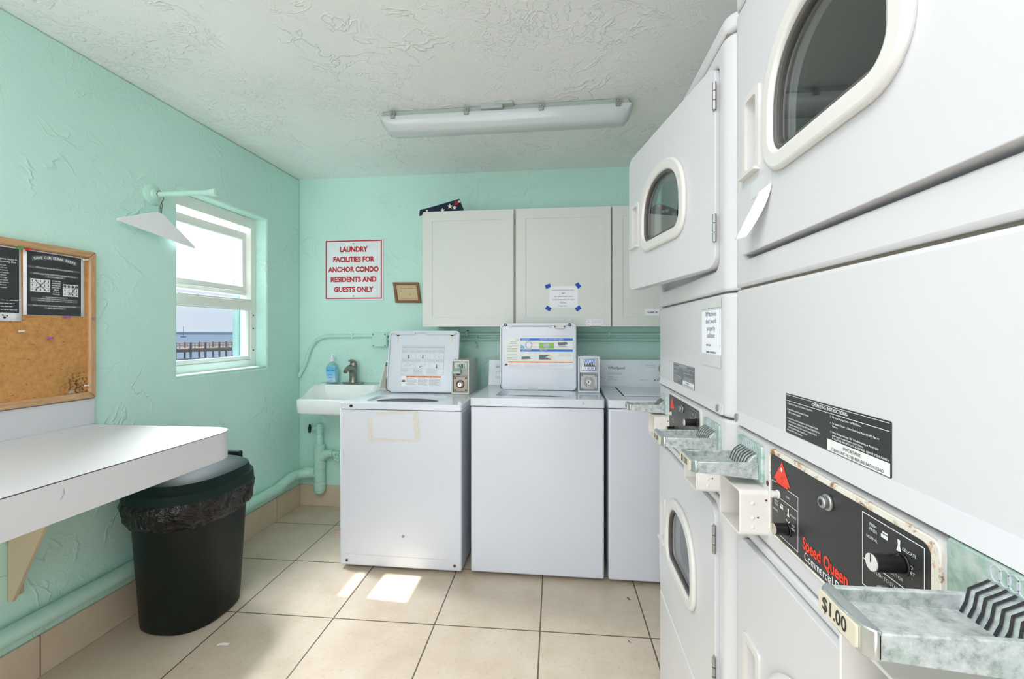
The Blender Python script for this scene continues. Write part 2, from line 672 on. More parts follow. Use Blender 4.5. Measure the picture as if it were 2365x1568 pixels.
def add(name, mb, mat, parent=None, bevel=0.0, seg=2, origin=None, label=None, smooth=35, recalc=True, subsurf=0):
    if recalc and not getattr(mb, 'flat_only', False):
        bmesh.ops.recalc_face_normals(mb.b, faces=mb.b.faces)
    org = V(origin) if origin is not None else (ORG[parent] if parent else V((0, 0, 0)))
    bmesh.ops.translate(mb.b, vec=-org, verts=mb.b.verts)
    me = D.meshes.new(name)
    for f in mb.b.faces:
        f.smooth = True
    mb.b.to_mesh(me)
    mb.b.free()
    me.set_sharp_from_angle(angle=math.radians(smooth))
    me.materials.append(M[mat] if isinstance(mat, str) else mat)
    o = D.objects.new(name, me)
    COL.objects.link(o)
    if parent:
        o.parent = parent
        o.location = org - ORG[parent]
    else:
        o.location = org
    ORG[o] = org
    if bevel:
        m = o.modifiers.new('bevel', 'BEVEL')
        m.width = bevel
        m.segments = seg
        m.limit_method = 'ANGLE'
        m.angle_limit = math.radians(40)
    if subsurf:
        m = o.modifiers.new('sub', 'SUBSURF')
        m.levels = m.render_levels = subsurf
    if label:
        o['label'] = label
    return o


def ink(name, fr_mb, mat, parent, **k):
    """Flat print: keep its faces turned to the viewer."""
    return add(name, fr_mb, mat, parent, recalc=False, **k)


def thing(name, label, cat, loc, group=None):
    o = D.objects.new(name, None)
    o.empty_display_size = 0.1
    COL.objects.link(o)
    o.location = loc
    ORG[o] = V(loc)
    return tag(o, label, cat, group)


def tag(o, label, cat, group=None):
    o['label'] = label
    o['category'] = cat
    if group:
        o['group'] = group
    return o


def struct(name, mb, mat, **k):
    o = add(name, mb, mat, **k)
    o['kind'] = 'structure'
    return o


def cut(o, cutters):
    """Carve the cutter shapes out of a part's mesh, for good."""
    tmp = []
    for c in cutters:
        bmesh.ops.recalc_face_normals(c.b, faces=c.b.faces)
        bmesh.ops.translate(c.b, vec=-ORG[o], verts=c.b.verts)
        me = D.meshes.new('c')
        c.b.to_mesh(me)
        c.b.free()
        q = D.objects.new('c', me)
        COL.objects.link(q)
        q.parent = o.parent
        q.location = o.location
        m = o.modifiers.new('cut', 'BOOLEAN')
        m.operation = 'DIFFERENCE'
        m.object = q
        m.solver = 'EXACT'
        tmp.append(q)
    bpy.context.view_layer.update()
    dg = bpy.context.evaluated_depsgraph_get()
    keep = [(m.width, m.segments) for m in o.modifiers if m.type == 'BEVEL']
    for m in list(o.modifiers):
        if m.type == 'BEVEL':
            o.modifiers.remove(m)
    bpy.context.view_layer.update()
    dg = bpy.context.evaluated_depsgraph_get()
    me = D.meshes.new_from_object(o.evaluated_get(dg), depsgraph=dg)
    o.modifiers.clear()
    old = o.data
    mats = list(old.materials)
    o.data = me
    me.materials.clear()
    for x in mats:
        me.materials.append(x)
    for p in me.polygons:
        p.material_index = 0
        p.use_smooth = True
    me.set_sharp_from_angle(angle=math.radians(35))
    D.meshes.remove(old)
    for q in tmp:
        D.objects.remove(q)
    for w, sg in keep:
        m = o.modifiers.new('bevel', 'BEVEL')
        m.width, m.segments, m.limit_method, m.angle_limit = w, sg, 'ANGLE', math.radians(40)
    return o


FB = Frame((0, 3.09, 0), (1, 0, 0), (0, 0, 1))        # back wall face: u = X, v = Z
FL = Frame((-1.92, 0, 0), (0, 1, 0), (0, 0, 1))       # left wall face: u = Y, v = Z
XL, YB, YF, XR, ZC = -1.92, 3.09, -1.9, 1.25, 2.385

# ------------------------------------------------------------------ room shell
struct('floor', MB().box((XL - .2, YF - .2, -.15), (XR + .2, YB + .2, 0)), 'floor')
struct('ceiling', MB().box((XL - .2, YF - .2, ZC), (XR + .2, YB + .2, ZC + .2)), 'ceil')
struct('wall_back', MB().box((XL - .2, YB, 0), (XR + .2, YB + .2, ZC)), 'wall')
struct('wall_right', MB().box((XR, YF, 0), (XR + .2, YB, ZC)), 'plainwall')
# window opening in the left wall, and an added opening at the side fill lamp, behind the camera
WY0, WY1, WZ0, WZ1 = 2.041, 2.726, 1.035, 2.0
wl_mb = MB()
for (y0, y1, z0, z1) in ((YF, -1.6, 0, ZC), (-1.6, -.3, 0, .95), (-1.6, -.3, 2.1, ZC), (-.3, 1.0, 0, ZC)):
    wl_mb.box((XL - .2, y0, z0), (XL, y1, z1))
wl_mb.prism(FL, [(1.0, 0), (YB, 0), (YB, ZC), (1.0, ZC)], -.2, 0, [(WY0, WZ0), (WY1, WZ0), (WY1, WZ1), (WY0, WZ1)])
struct('wall_left', wl_mb, 'wall', bevel=0.012, seg=3)
# front wall behind the camera, with the open doorway that lets the daylight in
f_mb = MB()
f_mb.box((XL - .2, YF - .2, 0), (-1.85, YF, ZC)).box((-.05, YF - .2, 0), (XR + .2, YF, ZC)).box((-1.85, YF - .2, 2.1), (-.05, YF, ZC))
struct('wall_front', f_mb, 'plainwall')
bl = MB().box((XL, YF, 0), (XL + .011, YB, .152))
struct('baseboard_left', bl, 'base_l', bevel=0.002)
struct('baseboard_back', MB().box((XL + .011, YB - .011, 0), (XR, YB, .152)), 'base_b', bevel=0.002)

# ------------------------------------------------------------------ window
win = thing('window_1', 'white sash window', 'window', (XL - .10, (WY0 + WY1) / 2, WZ0))
del win['label'], win['category']
win['kind'] = 'structure'
FW = Frame((-2.0, 0, 0), (0, 1, 0), (0, 0, 1))
M['winframe'] = simple('window_paint', sr(236, 238, 232), 0.4, 0, 0.02)
fr = MB().prism(FW, rrect(WY0, WZ0, WY1, WZ1, 0), -.07, 0,
                [(WY0 + .045, WZ0 + .055), (WY1 - .045, WZ0 + .055), (WY1 - .045, 1.935), (WY0 + .045, 1.935)])
wf = add('window_frame', fr, 'winframe', win, bevel=0.003)
for z in (1.15, 1.29, 1.375):
    add('screw', MB().disc(FW, WY1 - .026, z, .005, 0, .003, 10), 'rub', wf)
sa = MB().prism(FW, rrect(WY0 + .047, 1.502, WY1 - .047, 1.907, 0), -.062, -.034,
                [(WY0 + .075, 1.559), (WY1 - .075, 1.559), (WY1 - .075, 1.859), (WY0 + .075, 1.859)])
sa.box((-2.034, WY0 + .047, 1.516), (-2.026, WY1 - .047, 1.526))
sash = add('upper_sash', sa, 'winframe', win, bevel=0.003)
add('pane', MB().plate(FW, WY0 + .072, 1.556, WY1 - .072, 1.862, -.05, -.046), 'pane', sash)
mr = MB().box((-2.032, WY0 + .045, 1.411), (-1.992, WY1 - .045, 1.466))
mr.box((-2.0, WY0 + .07, 1.466), (-1.988, WY1 - .045, 1.476))
add('meeting_rail', mr, 'winframe', win, bevel=0.003)
ls = MB().prism(FW, rrect(WY0 + .045, WZ0 + .055, WY1 - .045, 1.412, 0), -.032, -.006,
                [(WY0 + .062, WZ0 + .08), (WY1 - .062, WZ0 + .08), (WY1 - .062, 1.405), (WY0 + .062, 1.405)])
lsash = add('lower_sash', ls, 'winframe', win, bevel=0.003)
add('pane', MB().plate(FW, WY0 + .06, WZ0 + .078, WY1 - .06, 1.407, -.022, -.018), 'pane', lsash)
add('insect_screen', MB().plate(FW, WY0 + .046, WZ0 + .06, WY1 - .046, 1.5, -.068, -.066), 'screen', win)
# sill
struct('trim_1', MB().box((-2.0, WY0, WZ0 - .002), (-1.925, WY1, WZ0 + .012)), 'wall', bevel=0.005)
# added unseen slabs outside: trim the sun patch, shade the window reveal
struct('sun_blocker_slab_exterior', MB().box((-3.4, 2.39, 2.9), (-2.12, 4.2, 3.0)).box((-2.74, -1.5, 2.9), (-2.12, 2.39, 3.0)), 'outer')
struct('sun_blocker_beam_exterior', MB().box((-3.1, -1.5, 2.32), (-3.0, 4.2, 2.70)), 'outer')  # added unseen beam, cuts the low sun to a narrow floor streak
struct('wall_exterior', MB().box((-2.16, WY1 - .005, .4), (-2.12, 3.2, 2.9)), 'outer')

# ------------------------------------------------------------------ outside: sea, far shore, pier, boat
o = struct('sea_exterior', MB().box((-420, -200, -1.7), (-2.6, 420, -1.5)), 'sea')
o = struct('shoreline_exterior', MB().box((-400, 395, -1.5), (-180, 400, 1.0)).box((-330, 385, -1.5), (-230, 394, .4)), 'shore')
P0, P1 = V((-37.51, 41.445, 0)), V((-35.84, 45.15, 0))
pd = (P1 - P0).normalized()
pn = V((-pd.y, pd.x, 0))
pier = thing('pier', 'wooden pier with railings standing in the sea beyond the window', 'pier', (P0.x, P0.y, -1.5))


def pbox(mb, a, b, w, z0, z1):
    n = V((-(b - a).y, (b - a).x, 0)).normalized() * w / 2
    l = [a - n, b - n, b + n, a + n]
    return mb.loft([[V((q.x, q.y, z0)) for q in l], [V((q.x, q.y, z1)) for q in l]])


A, B_ = P0 - pd * 14, P0 + pd * 16
off = pn * .8
add('deck', pbox(MB(), A + off, B_ + off, 1.5, -.52, -.40), 'pier_top', pier)
add('beam', pbox(MB(), A + pn * .1, B_ + pn * .1, .22, -.80, -.52), 'pier', pier)
step = (P1 - P0).length / 3
for row, shift in ((0.0, 0.0), (1.6, 0.9)):
    rail = MB()
    pbox(rail, A + pn * row, B_ + pn * row, .06, .06, .12)
    pbox(rail, A + pn * row, B_ + pn * row, .06, -.17, -.11)
    for k in range(-9, 11):
        p = P0 + pd * (step * (k + .28)) + pn * row
        rail.cyl((p.x, p.y, -.42), (p.x, p.y, .1), .05, 6)
    add('railing', rail, 'pier_top', pier)
    for k in range(-9, 11):
        p = P0 + pd * step * (k - shift) + pn * row
        add('post', MB().cyl((p.x, p.y, -2.2), (p.x, p.y, .18), .10, 10).cyl((p.x, p.y, .18), (p.x, p.y, .24), .11, 10, .03), 'pier', pier)
bt = thing('sailboat', 'distant sailboat with a bare mast on the sea', 'boat', (-185, 200, -1.5))


def hull(k, z):
    return [(-185 + k * a, 200 + k * b, z) for a, b in ((-.9, -.9), (-.2, -.6), (.9, .9), (.2, .6))]


add('hull', MB().loft([hull(.8, -1.5), hull(1, -1.0)]), 'boat', bt)
add('mast', MB().cyl((-185, 200, -1.0), (-185, 200, 3.8), .10, 6), 'boat', bt)

# ------------------------------------------------------------------ folding counter on the left wall
ct = thing('laundry_counter', 'white laminate folding counter with a rounded corner on the left wall', 'counter', (XL, 0.6, .893))
CE, CX_, CY0 = 1.62, -1.258, -.6
top_pts = [(XL + .004, CY0), (CX_, CY0)]
for i in range(13):
    a = PI / 2 * i / 12
    top_pts.append((CX_ - .10 + .10 * math.cos(a), CE - .10 + .10 * math.sin(a)))
top_pts.append((XL + .004, CE))
FT = Frame((0, 0, 0), (1, 0, 0), (0, 1, 0))
add('countertop', MB().prism(FT, top_pts, .868, .893), 'lam', ct, smooth=50)


def grow(pts, k):
    return [(x + (k if x > XL + .1 else 0), y + (k if y > CE - .101 else 0)) for x, y in pts]


def strip(pts, z0, z1, t):
    mb = MB()
    inner = [V((x, y, 0)) for x, y in pts]
    c = V((CX_ - .10, CE - .10, 0))
    loops = []
    for p in inner:
        if p.y <= CE - .10:
            n = V((1, 0, 0))
        elif p.x <= CX_ - .10:
            n = V((0, 1, 0))
        else:
            n = (p - c).normalized()
        q = p + n * t
        loops.append([V((p.x, p.y, z0)), V((q.x, q.y, z0)), V((q.x, q.y, z1)), V((p.x, p.y, z1))])
    return mb.loft(loops)


edge = add('front_edge', strip(top_pts[1:], .793, .891, .0025), 'lam', ct, smooth=50)
add('edge_line', strip(top_pts[1:], .8912, .8932, .0026), 'seam', ct, smooth=50, label='thin dark line along the laminate edge')
fl = Frame((CX_ + .003, 0, 0), (0, 1, 0), (0, 0, 1))
ink('hair_mark', MB().line(fl, (.997, .872), (.999, .860), .0012, .0004).line(fl, (.999, .860), (.990, .846), .0012, .0004), 'ink_g', edge)
add('backsplash', MB().box((XL + .001, CY0, .893), (XL + .012, 1.631, .997)), 'lam', ct, bevel=0.001)
for yb in (1.36, .2):
    bk = MB()
    bk.loft([[(XL + .003, yb - .012, .33), (XL + .02, yb - .012, .33), (XL + .28, yb - .012, .868), (XL + .003, yb - .012, .868)],
             [(XL + .003, yb, .33), (XL + .02, yb, .33), (XL + .28, yb, .868), (XL + .003, yb, .868)]])
    bk.box((XL + .001, yb, .335), (XL + .004, yb + .035, .868))
    b = add('bracket', bk, 'bracket', ct, bevel=0.001)
    for z in (.36, .40):
        add('screw', MB().disc(FL, yb + .018, z, .006, .004, .006, 10), 'steel', b)

# ------------------------------------------------------------------ cork board, its notices and pins
cb = thing('cork_board', 'cork notice board in an oak frame above the white counter', 'notice board', (XL, 1.0, .998))
B0, B1, Bz0, Bz1 = .50, 1.631, .999, 1.594
FLb = FL
fo = [(B0, Bz0), (B1, Bz0), (B1, Bz1), (B0, Bz1)]
w_ = .027


def mitre(a, b, c, d):
    return MB().prism(FL, [a, b, c, d], .001, .022)


add('frame_rail', mitre((B0, Bz1), (B0 + w_, Bz1 - w_), (B1 - w_, Bz1 - w_), (B1, Bz1)), 'oak_h', cb, bevel=.006, seg=3)
add('frame_rail', mitre((B0, Bz0), (B1, Bz0), (B1 - w_, Bz0 + w_), (B0 + w_, Bz0 + w_)), 'oak_h', cb, bevel=.006, seg=3)
stile = add('frame_stile', mitre((B1, Bz0), (B1, Bz1), (B1 - w_, Bz1 - w_), (B1 - w_, Bz0 + w_)), 'oak_v', cb, bevel=.006, seg=3)
add('frame_stile', mitre((B0, Bz0), (B0 + w_, Bz0 + w_), (B0 + w_, Bz1 - w_), (B0, Bz1)), 'oak_v', cb, bevel=.006, seg=3)
add('screw', MB().disc(FL, 1.617, 1.322, .005, .022, .024, 12), 'steel', stile)
panel_c = add('cork_panel', MB().plate(FL, B0 + .01, Bz0 + .01, B1 - .01, Bz1 - .01, .001, .010), 'cork', cb)
add('metal_disc', MB().prism(FL, [(1.545 + .012 * math.cos(PI * i / 12), 1.0275 + .012 * math.sin(PI * i / 12)) for i in range(13)], .010, .0115), 'grey', cb)

DP = .0125


def sheet(name, label, cat, pts, curl, mat='paper'):
    """A pinned paper sheet: a thin grid with a slight curl."""
    t = thing(name, label, cat, FL.p(pts[0][0], pts[0][1], DP))
    (u0, v0), (u1, v1) = pts
    mb = MB()
    nx, ny = 12, 6
    g = [[mb.b.verts.new(FL.p(u0 + (u1 - u0) * i / nx, v0 + (v1 - v0) * j / ny, DP - .0012 + curl(i / nx, j / ny))) for j in range(ny + 1)] for i in range(nx + 1)]
    for i in range(nx):
        for j in range(ny):
            mb.b.faces.new([g[i][j], g[i + 1][j], g[i + 1][j + 1], g[i][j + 1]])
    o = add('paper', mb, mat, t, recalc=False)
    m = o.modifiers.new('thick', 'SOLIDIFY')
    m.thickness = .0004
    m.offset = -1
    return t, o


pt, _ = sheet('coral_reef_notice', 'black and white coral reef notice pinned on the right of the cork board', 'notice', ((1.386, 1.329), (1.591, 1.5655)), lambda a, b: 0)
ptb = add('print_area', MB().rect(FL, 1.397, 1.330, 1.578, 1.561, DP), 'poster', pt, recalc=False)
tx = MB()
title = 'SAVE OUR CORAL REEFS'
bg = MB()
uc = 1.487
arc = lambda f: .010 * (1 - (2 * f - 1) ** 2) - .001
N = len(title)
for i, ch in enumerate(title):
    f = (i + .5) / N
    if ch != ' ':
        tx.text(FL, ch, uc - .070 + .140 * f, 1.536 + arc(f), .0125, DP + .0008, bold=.03, rot=-.28 * (2 * f - 1))
for i in range(20):
    f0, f1 = i / 20, (i + 1) / 20
    bg.flat(FL, [(uc - .075 + .15 * f0, 1.528 + arc(f0)), (uc - .075 + .15 * f1, 1.528 + arc(f1)),
                 (uc - .075 + .15 * f1, 1.5445 + arc(f1)), (uc - .075 + .15 * f0, 1.5445 + arc(f0))], DP + .0004)
rows = [(1.5045, 'Did you know that only 4% of Florida\'s reef is still living?', .0062, .170),
        (1.482, 'AVOID using TOXIC SUNSCREEN and check the label for', .0062, .156),
        (1.4735, 'harmful substances', .0062, .062),
        (1.398, 'A good alternative: mineral', .005, .08),
        (1.391, 'Use sunscreen labeled "reef safe" with zinc oxide or titanium', .005, .15),
        (1.384, 'dioxide. Look for a physical sunblock', .005, .15),
        (1.3655, 'Please remember to properly dispose of your waste!', .0062, .176),
        (1.3565, 'Save our turtles', .0062, .066)]
for v, txt, sz, wd in rows:
    nat = len(txt) * sz * .52
    tx.text(FL, txt, uc, v, sz, DP + .0008, bold=.012, sx=wd / nat)
    bg.rect(FL, uc - wd / 2 - .003, v - sz * .62, uc + wd / 2 + .003, v + sz * .62, DP + .0004)
for k in range(7):
    v = 1.4595 - k * .0082
    w2 = (.030, .029, .030, .030, .016, .022, .026)[k] / 2
    bg.rect(FL, 1.490 - w2, v - .0036, 1.490 + w2, v + .0036, DP + .0004)
    tx.words(FL, 1.490 - w2, 1.490 + w2, v, .0032, DP + .0008, k)
ink('headline_band', bg, 'poster_line', pt)
ink('lettering', tx, 'ink_w', pt)
for (u0, u1, z0, z1, kind) in ((1.4065, 1.470, 1.4155, 1.4625, 'x'), (1.5125, 1.568, 1.4055, 1.4515, 'v')):
    pic = MB().rect(FL, u0, z0, u1, z1, DP + .0004)
    po = ink('picture_grid', pic, 'ink_w', pt)
    g = MB()
    for r in (1, 2):
        g.line(FL, (u0, z0 + (z1 - z0) * r / 3), (u1, z0 + (z1 - z0) * r / 3), .001, DP + .0008)
    for r in range(3):
        for c in range(5 if kind == 'x' else 4):
            cu, cv = u0 + (u1 - u0) * (c + .5) / (5 if kind == 'x' else 4), z0 + (z1 - z0) * (r + .5) / 3
            if kind == 'v' and r == 2:
                g.flat(FL, circ(cu, cv, .0055, 14), DP + .0008)
            else:
                hh = .0022 + .003 * ((r * 5 + c * 3) % 4) / 3
                g.rect(FL, cu - .0016, cv - hh, cu + .0016, cv + hh, DP + .0008)
    if kind == 'x':
        g.line(FL, (u0 + .014, z1 - .004), (u1 - .012, z0 + .003), .0022, DP + .001)
        g.line(FL, (u0 + .014, z0 + .004), (u1 - .014, z1 - .004), .0022, DP + .001)
    else:
        g.line(FL, (u0 + .020, z0 + .016), (u0 + .027, z0 + .006), .003, DP + .001)
        g.line(FL, (u0 + .027, z0 + .006), (u0 + .044, z0 + .036), .003, DP + .001)
    ink('picture_mark', g, 'label_grey', po)

p2, _ = sheet('list_notice', 'dark printed list notice with a torn corner, left of the coral reef notice', 'notice', ((1.14, 1.306), (1.379, 1.5655)), lambda a, b: .004 * (1 - b) * a * a)
add('print_area', MB().rect(FL, 1.145, 1.334, 1.372, 1.560, DP + .0022), 'poster', p2, recalc=False)
tx = MB()
tx.text(FL, 'How To Dispose Items In', 1.366, 1.520, .0085, DP + .0026, 'RIGHT', .015, 1.0, .2)
tx.text(FL, 'Recycling Bins', 1.363, 1.511, .0085, DP + .0026, 'RIGHT', .015, 1.0, .2)
for k, t_ in enumerate(('Bottles of any size', 'Glass bottles on top', 'Paper and cartons', 'Metal food utensils', 'Plastic or Styrofoam', 'Plastic bags', 'Food waste', 'Pizza cartons', 'Milk cardboard', 'Newspaper')):
    tx.text(FL, t_, 1.335 + .008 * ((k * 5) % 4) / 3, 1.498 - k * .0085, .0062, DP + .0026, 'RIGHT', .01, 1.0, .15)
for k in range(5):
    tx.words(FL, 1.25, 1.37 - .008 * (k % 3), 1.378 - k * .011, .0028, DP + .0026, k)
ink('lettering', tx, 'ink_w', p2)
ink('paw_mark', MB().flat(FL, circ(1.330, 1.318, .004, 10), DP + .0034).flat(FL, circ(1.337, 1.324, .0025, 8), DP + .0034).flat(FL, circ(1.325, 1.326, .0025, 8), DP + .0034), 'ink_k', p2)


def pin(u, v, mat, label, du=.012, dv=.003):
    t = thing('push_pin', label, 'push pin', FL.p(u, v, .010))
    a, n = FL.p(u, v, .010), V((1, .35, .08)).normalized()
    add('pin_head', MB().tube([a + n * .004, a + n * .006, a + n * .008, a + n * .015, a + n * .017, a + n * .020], [.0045, .0045, .0028, .0026, .0042, .0042], 12), mat, t)
    add('pin_needle', MB().cyl(a - n * .001, a + n * .005, .0007, 6), 'steel', t)


pin(1.368, 1.563, 'ping', 'green push pin holding the list notice at the left')
pin(1.391, 1.562, 'pinr', 'red push pin at the top left corner of the coral reef notice')
pin(1.584, 1.556, 'pinc', 'clear push pin at the top right corner of the coral reef notice')
pin(1.518, 1.325, 'pinp', 'purple push pin right below the coral reef notice')
pin(1.459, 1.244, 'pinp', 'purple push pin alone in the bare middle of the cork')
pin(1.372, 1.270, 'pinc', 'clear push pin in the bare cork left of the purple one')
pin(1.590, 1.052, 'pinc', 'clear push pin in the stained lower right corner of the cork board')

# ------------------------------------------------------------------ hanging rod and hanger
hr = thing('hanging_rod', 'mint painted pipe rod sticking out of the left wall beside the window', 'clothes rod', (XL, 1.903, 1.914))
add('flange', MB().lathe((XL, 1.903, 1.914), [(.048, 0), (.048, .005), (.040, .010), (.024, .013), (.022, .022), (.016, .024)], 28, 0), 'mint', hr)
add('rod', MB().tube([(XL + .02, 1.903, 1.914), (-1.615, 1.903, 1.914)], .0125, 16), 'mint', hr)
add('end_cap', MB().lathe((-1.618, 1.903, 1.914), [(.0125, -.006), (.0165, -.004), (.0175, .004), (.0175, .018), (.015, .024), (.006, .027)], 20, 0), 'mint', hr)
hg = thing('clothes_hanger', 'white paper covered wire hanger hanging from the mint rod', 'hanger', (-1.882, 1.903, 1.925))
# the hanger hangs turned, so that both its shoulders can be seen
tl, tr_, ap = V((-1.888, 1.685, 1.746)), V((-1.878, 2.116, 1.693)), V((-1.885, 1.908, 1.838))
hn = (tr_ - tl).cross(ap - tl).normalized()
mb = MB()


def leaf(a, b, c, r=.024):
    pts = []
    for p, q, s_ in ((a, b, c), (b, c, a), (c, a, b)):
        d1, d2 = (s_ - p).normalized(), (q - p).normalized()
        for k in range(5):
            t = k / 4
            pts.append(p + (d1 * (1 - t) ** 2 + d2 * t * t) * r * 1.3 + (d1 + d2) * r * .05)
    return pts


ol = leaf(tl, tr_, ap)
mb.loft([[p - hn * .004 for p in ol], [p + hn * .004 for p in ol]])
add('paper_cover', mb, 'paper', hg, bevel=.0025)
hx = -1.882
hk = [ap - V((0, 0, .012)), ap + V((0, 0, .02)), V((hx, 1.912, 1.878)), V((hx, 1.922, 1.895)), V((hx, 1.922, 1.918)), V((hx, 1.914, 1.929)), V((hx, 1.902, 1.931)), V((hx, 1.890, 1.925)), V((hx, 1.886, 1.912)), V((hx, 1.890, 1.900))]
wr = MB().tube(hk, .0016, 8)
wr.tube([ap + V((0, .007, -.01)), ap + V((0, .009, .012)), ap + V((0, .012, .03)), V((hx, 1.913, 1.878))], .0016, 8)
add('hook', wr, 'wire', hg)

# ------------------------------------------------------------------ rubbish bin
tc = thing('trash_can', 'dark green plastic trash can with a lid, half under the counter', 'trash can', (-1.68, 1.86, 0))


def sup(cx, cy, a, b, n, z, k=56, wob=None):
    l = []
    for i in range(k):
        t = 2 * PI * i / k
        c, s_ = math.cos(t), math.sin(t)
        m = 1 + (wob(t) if wob else 0)
        l.append(V((cx + a * m * math.copysign(abs(c) ** (2 / n), c), cy + b * m * math.copysign(abs(s_) ** (2 / n), s_), z)))
    return l


C = (-1.674, 1.86)
add('body', MB().loft([sup(*C, .160, .170, 2.5, .0), sup(*C, .169, .179, 2.5, .012), sup(*C, .185, .215, 2.5, .46), sup(*C, .193, .232, 2.5, .54)]), 'can', tc, smooth=50)
rw = random.Random(3)
ph = [rw.uniform(0, 6) for _ in range(8)]


def wob(s0):
    return lambda t: .014 * math.sin(9 * t + ph[s0]) + .014 * math.sin(17 * t + ph[s0 + 1] + s0) + .012 * math.sin(31 * t + s0)


add('bag_liner', MB().loft([sup(*C, .192, .222, 2.5, .452, 112, wob(0)), sup(*C, .202, .240, 2.5, .475, 112, wob(1)), sup(*C, .206, .246, 2.5, .515, 112, wob(2)),
                            sup(*C, .214, .256, 2.5, .545, 112, wob(3)), sup(*C, .205, .246, 2.5, .575, 112)], False, False), 'bag', tc, smooth=60)
lid = add('lid', MB().loft([sup(*C, .209, .250, 2.5, .562), sup(*C, .211, .252, 2.5, .568), sup(*C, .209, .249, 2.5, .602), sup(*C, .199, .238, 2.5, .611),
                            sup(*C, .197, .236, 2.5, .616), sup(*C, .190, .228, 2.5, .640), sup(*C, .165, .20, 2.5, .655), sup(*C, .09, .11, 2.3, .664), sup(*C, .02, .03, 2, .666)]), 'lidcan', tc, smooth=30)
add('lid_handle', MB().loft([[V((C[0] + x * k, C[1] - .02 + y * k, z)) for x, y in ((-.022, -.10), (.022, -.10), (.03, .05), (-.03, .05))] for k, z in ((1.15, .652), (1.0, .668), (.7, .670))]), 'lidcan', lid)
add('lid_hinge', MB().box((C[0] - .12, C[1] + .235, .60), (C[0] + .05, C[1] + .262, .665)), 'lidcan', lid, bevel=.01)

# ------------------------------------------------------------------ pipes along the wall
wp = thing('water_pipe', 'mint painted drain pipe running along the left wall to the corner valves', 'pipe', (XL + .04, 2.9, .2))
pz = .222
add('long_run', MB().tube([(XL + .034, YF + .02, .238), (XL + .034, 2.80, pz)], .031, 20), 'mint', wp)
el = []
for i in range(9):
    a = PI / 2 * i / 8
    el.append((XL + .134 - .10 * math.cos(a), 2.93 + .10 * math.sin(a), pz + .03))
add('elbow', MB().tube([(XL + .034, 2.78, pz), (XL + .034, 2.88, pz + .02)] + el + [(-1.76, 3.03, pz + .035)], .033, 20).tube([(XL + .034, 2.775, pz), (XL + .034, 2.80, pz)], .0335, 20), 'mint', wp)
rx, ry = -1.735, 3.038
riser = MB().tube([(rx, ry, .125), (rx, ry, .135), (rx, ry, .455)], [.015, .036, .036], 20)
riser.lathe((rx, ry, 0), [(.020, .105), (.034, .118), (.0365, .14)], 20)
for z in (.135, .20, .285, .36):
    riser.lathe((rx, ry, 0), [(.036, z), (.0395, z + .003), (.0395, z + .045), (.036, z + .048)], 20)
riser.tube([(rx - .11, ry, pz + .035), (rx - .03, ry, pz + .035)], .037, 18)
add('riser', riser, 'mint', wp)
tee = MB().tube([(rx, ry, .352), (rx + .05, ry, .392), (rx + .085, ry, .397)], [.034, .031, .028], 18).tube([(rx + .08, ry, .397), (rx + .60, ry, .397)], .017, 16)
tee.tube([(rx + .078, ry, .397), (rx + .102, ry, .397)], .026, 16)
add('tee', tee, 'mint', wp)
up = MB().lathe((rx, ry, 0), [(.036, .452), (.030, .457), (.0215, .462), (.0215, .52), (.018, .525), (.018, .54), (.022, .543), (.022, .60), (.018, .605)], 18)
up.tube([(rx - .06, ry, .572), (rx - .05, ry, .572), (rx - .015, ry, .572)], [.008, .013, .017], 12)
vb = add('valve', up, 'mint', wp)


def handwheel(c, axis, r, mat, parent):
    mb = MB()
    n = V(axis).normalized()
    a = n.orthogonal().normalized()
    b = n.cross(a)
    pts = [V(c) + (a * math.cos(2 * PI * i / 24) + b * math.sin(2 * PI * i / 24)) * r * (1 + .12 * math.cos(6 * 2 * PI * i / 24)) for i in range(25)]
    mb.tube(pts, r * .2, 8, False)
    for k in range(3):
        q = (a * math.cos(PI * k / 3) + b * math.sin(PI * k / 3)) * r
        mb.tube([V(c) - q, V(c) + q], r * .13, 6)
    mb.tube([V(c) - n * r * .25, V(c) + n * r * .45], r * .24, 10)
    return add('handwheel', mb, mat, parent)


handwheel((rx - .072, ry - .006, .572), (1, .35, 0), .027, 'black', vb)
handwheel((rx + .150, ry - .035, .385), (.15, 1, .1), .026, 'mint', wp)

# ------------------------------------------------------------------ conduit and junction box on the back wall
cd = thing('electrical_conduit', 'mint painted conduit and junction box on the back wall above the sink', 'conduit', (-1.35, YB, 1.24))
yc = YB - .014
cp = [(-1.935, yc, .940), (-1.905, yc, .965), (-1.868, yc, 1.03), (-1.845, yc, 1.10), (-1.822, yc, 1.155), (-1.785, yc, 1.205), (-1.735, yc, 1.228), (-1.68, yc, 1.237), (-1.34, yc, 1.239)]
ins = [V(p) for p in cp[1:]]
cpt = MB().tube([(max(XL + .006, p[0]), p[1], p[2]) for p in cp], .0135, 14)
add('conduit_pipe', cpt, 'mint', cd)
add('clamp', MB().box((-1.512, YB - .03, 1.222), (-1.498, YB - .001, 1.256)), 'mint', cd, bevel=.003)
jb = add('junction_box', MB().plate(FB, -1.348, 1.162, -1.238, 1.262, .001, .045, .006), 'mint', cd, bevel=.004)
for x, z in ((-1.338, 1.25), (-1.25, 1.25), (-1.335, 1.172), (-1.25, 1.172)):
    add('screw', MB().disc(FB, x, z, .004, .045, .047, 8), 'black', jb)
for z, yy in ((1.252, .014), (1.215, .014)):
    add('conduit_pipe', MB().tube([(-1.24, YB - yy, z), (.95, YB - yy, z)], .0125, 12), 'mint', cd)
for x, z in ((-.665, 1.254), (-.595, 1.216), (.31, 1.25)):
    add('clamp', MB().box((x - .007, YB - .03, z - .018), (x + .007, YB - .001, z + .02)), 'mint', cd, bevel=.003)
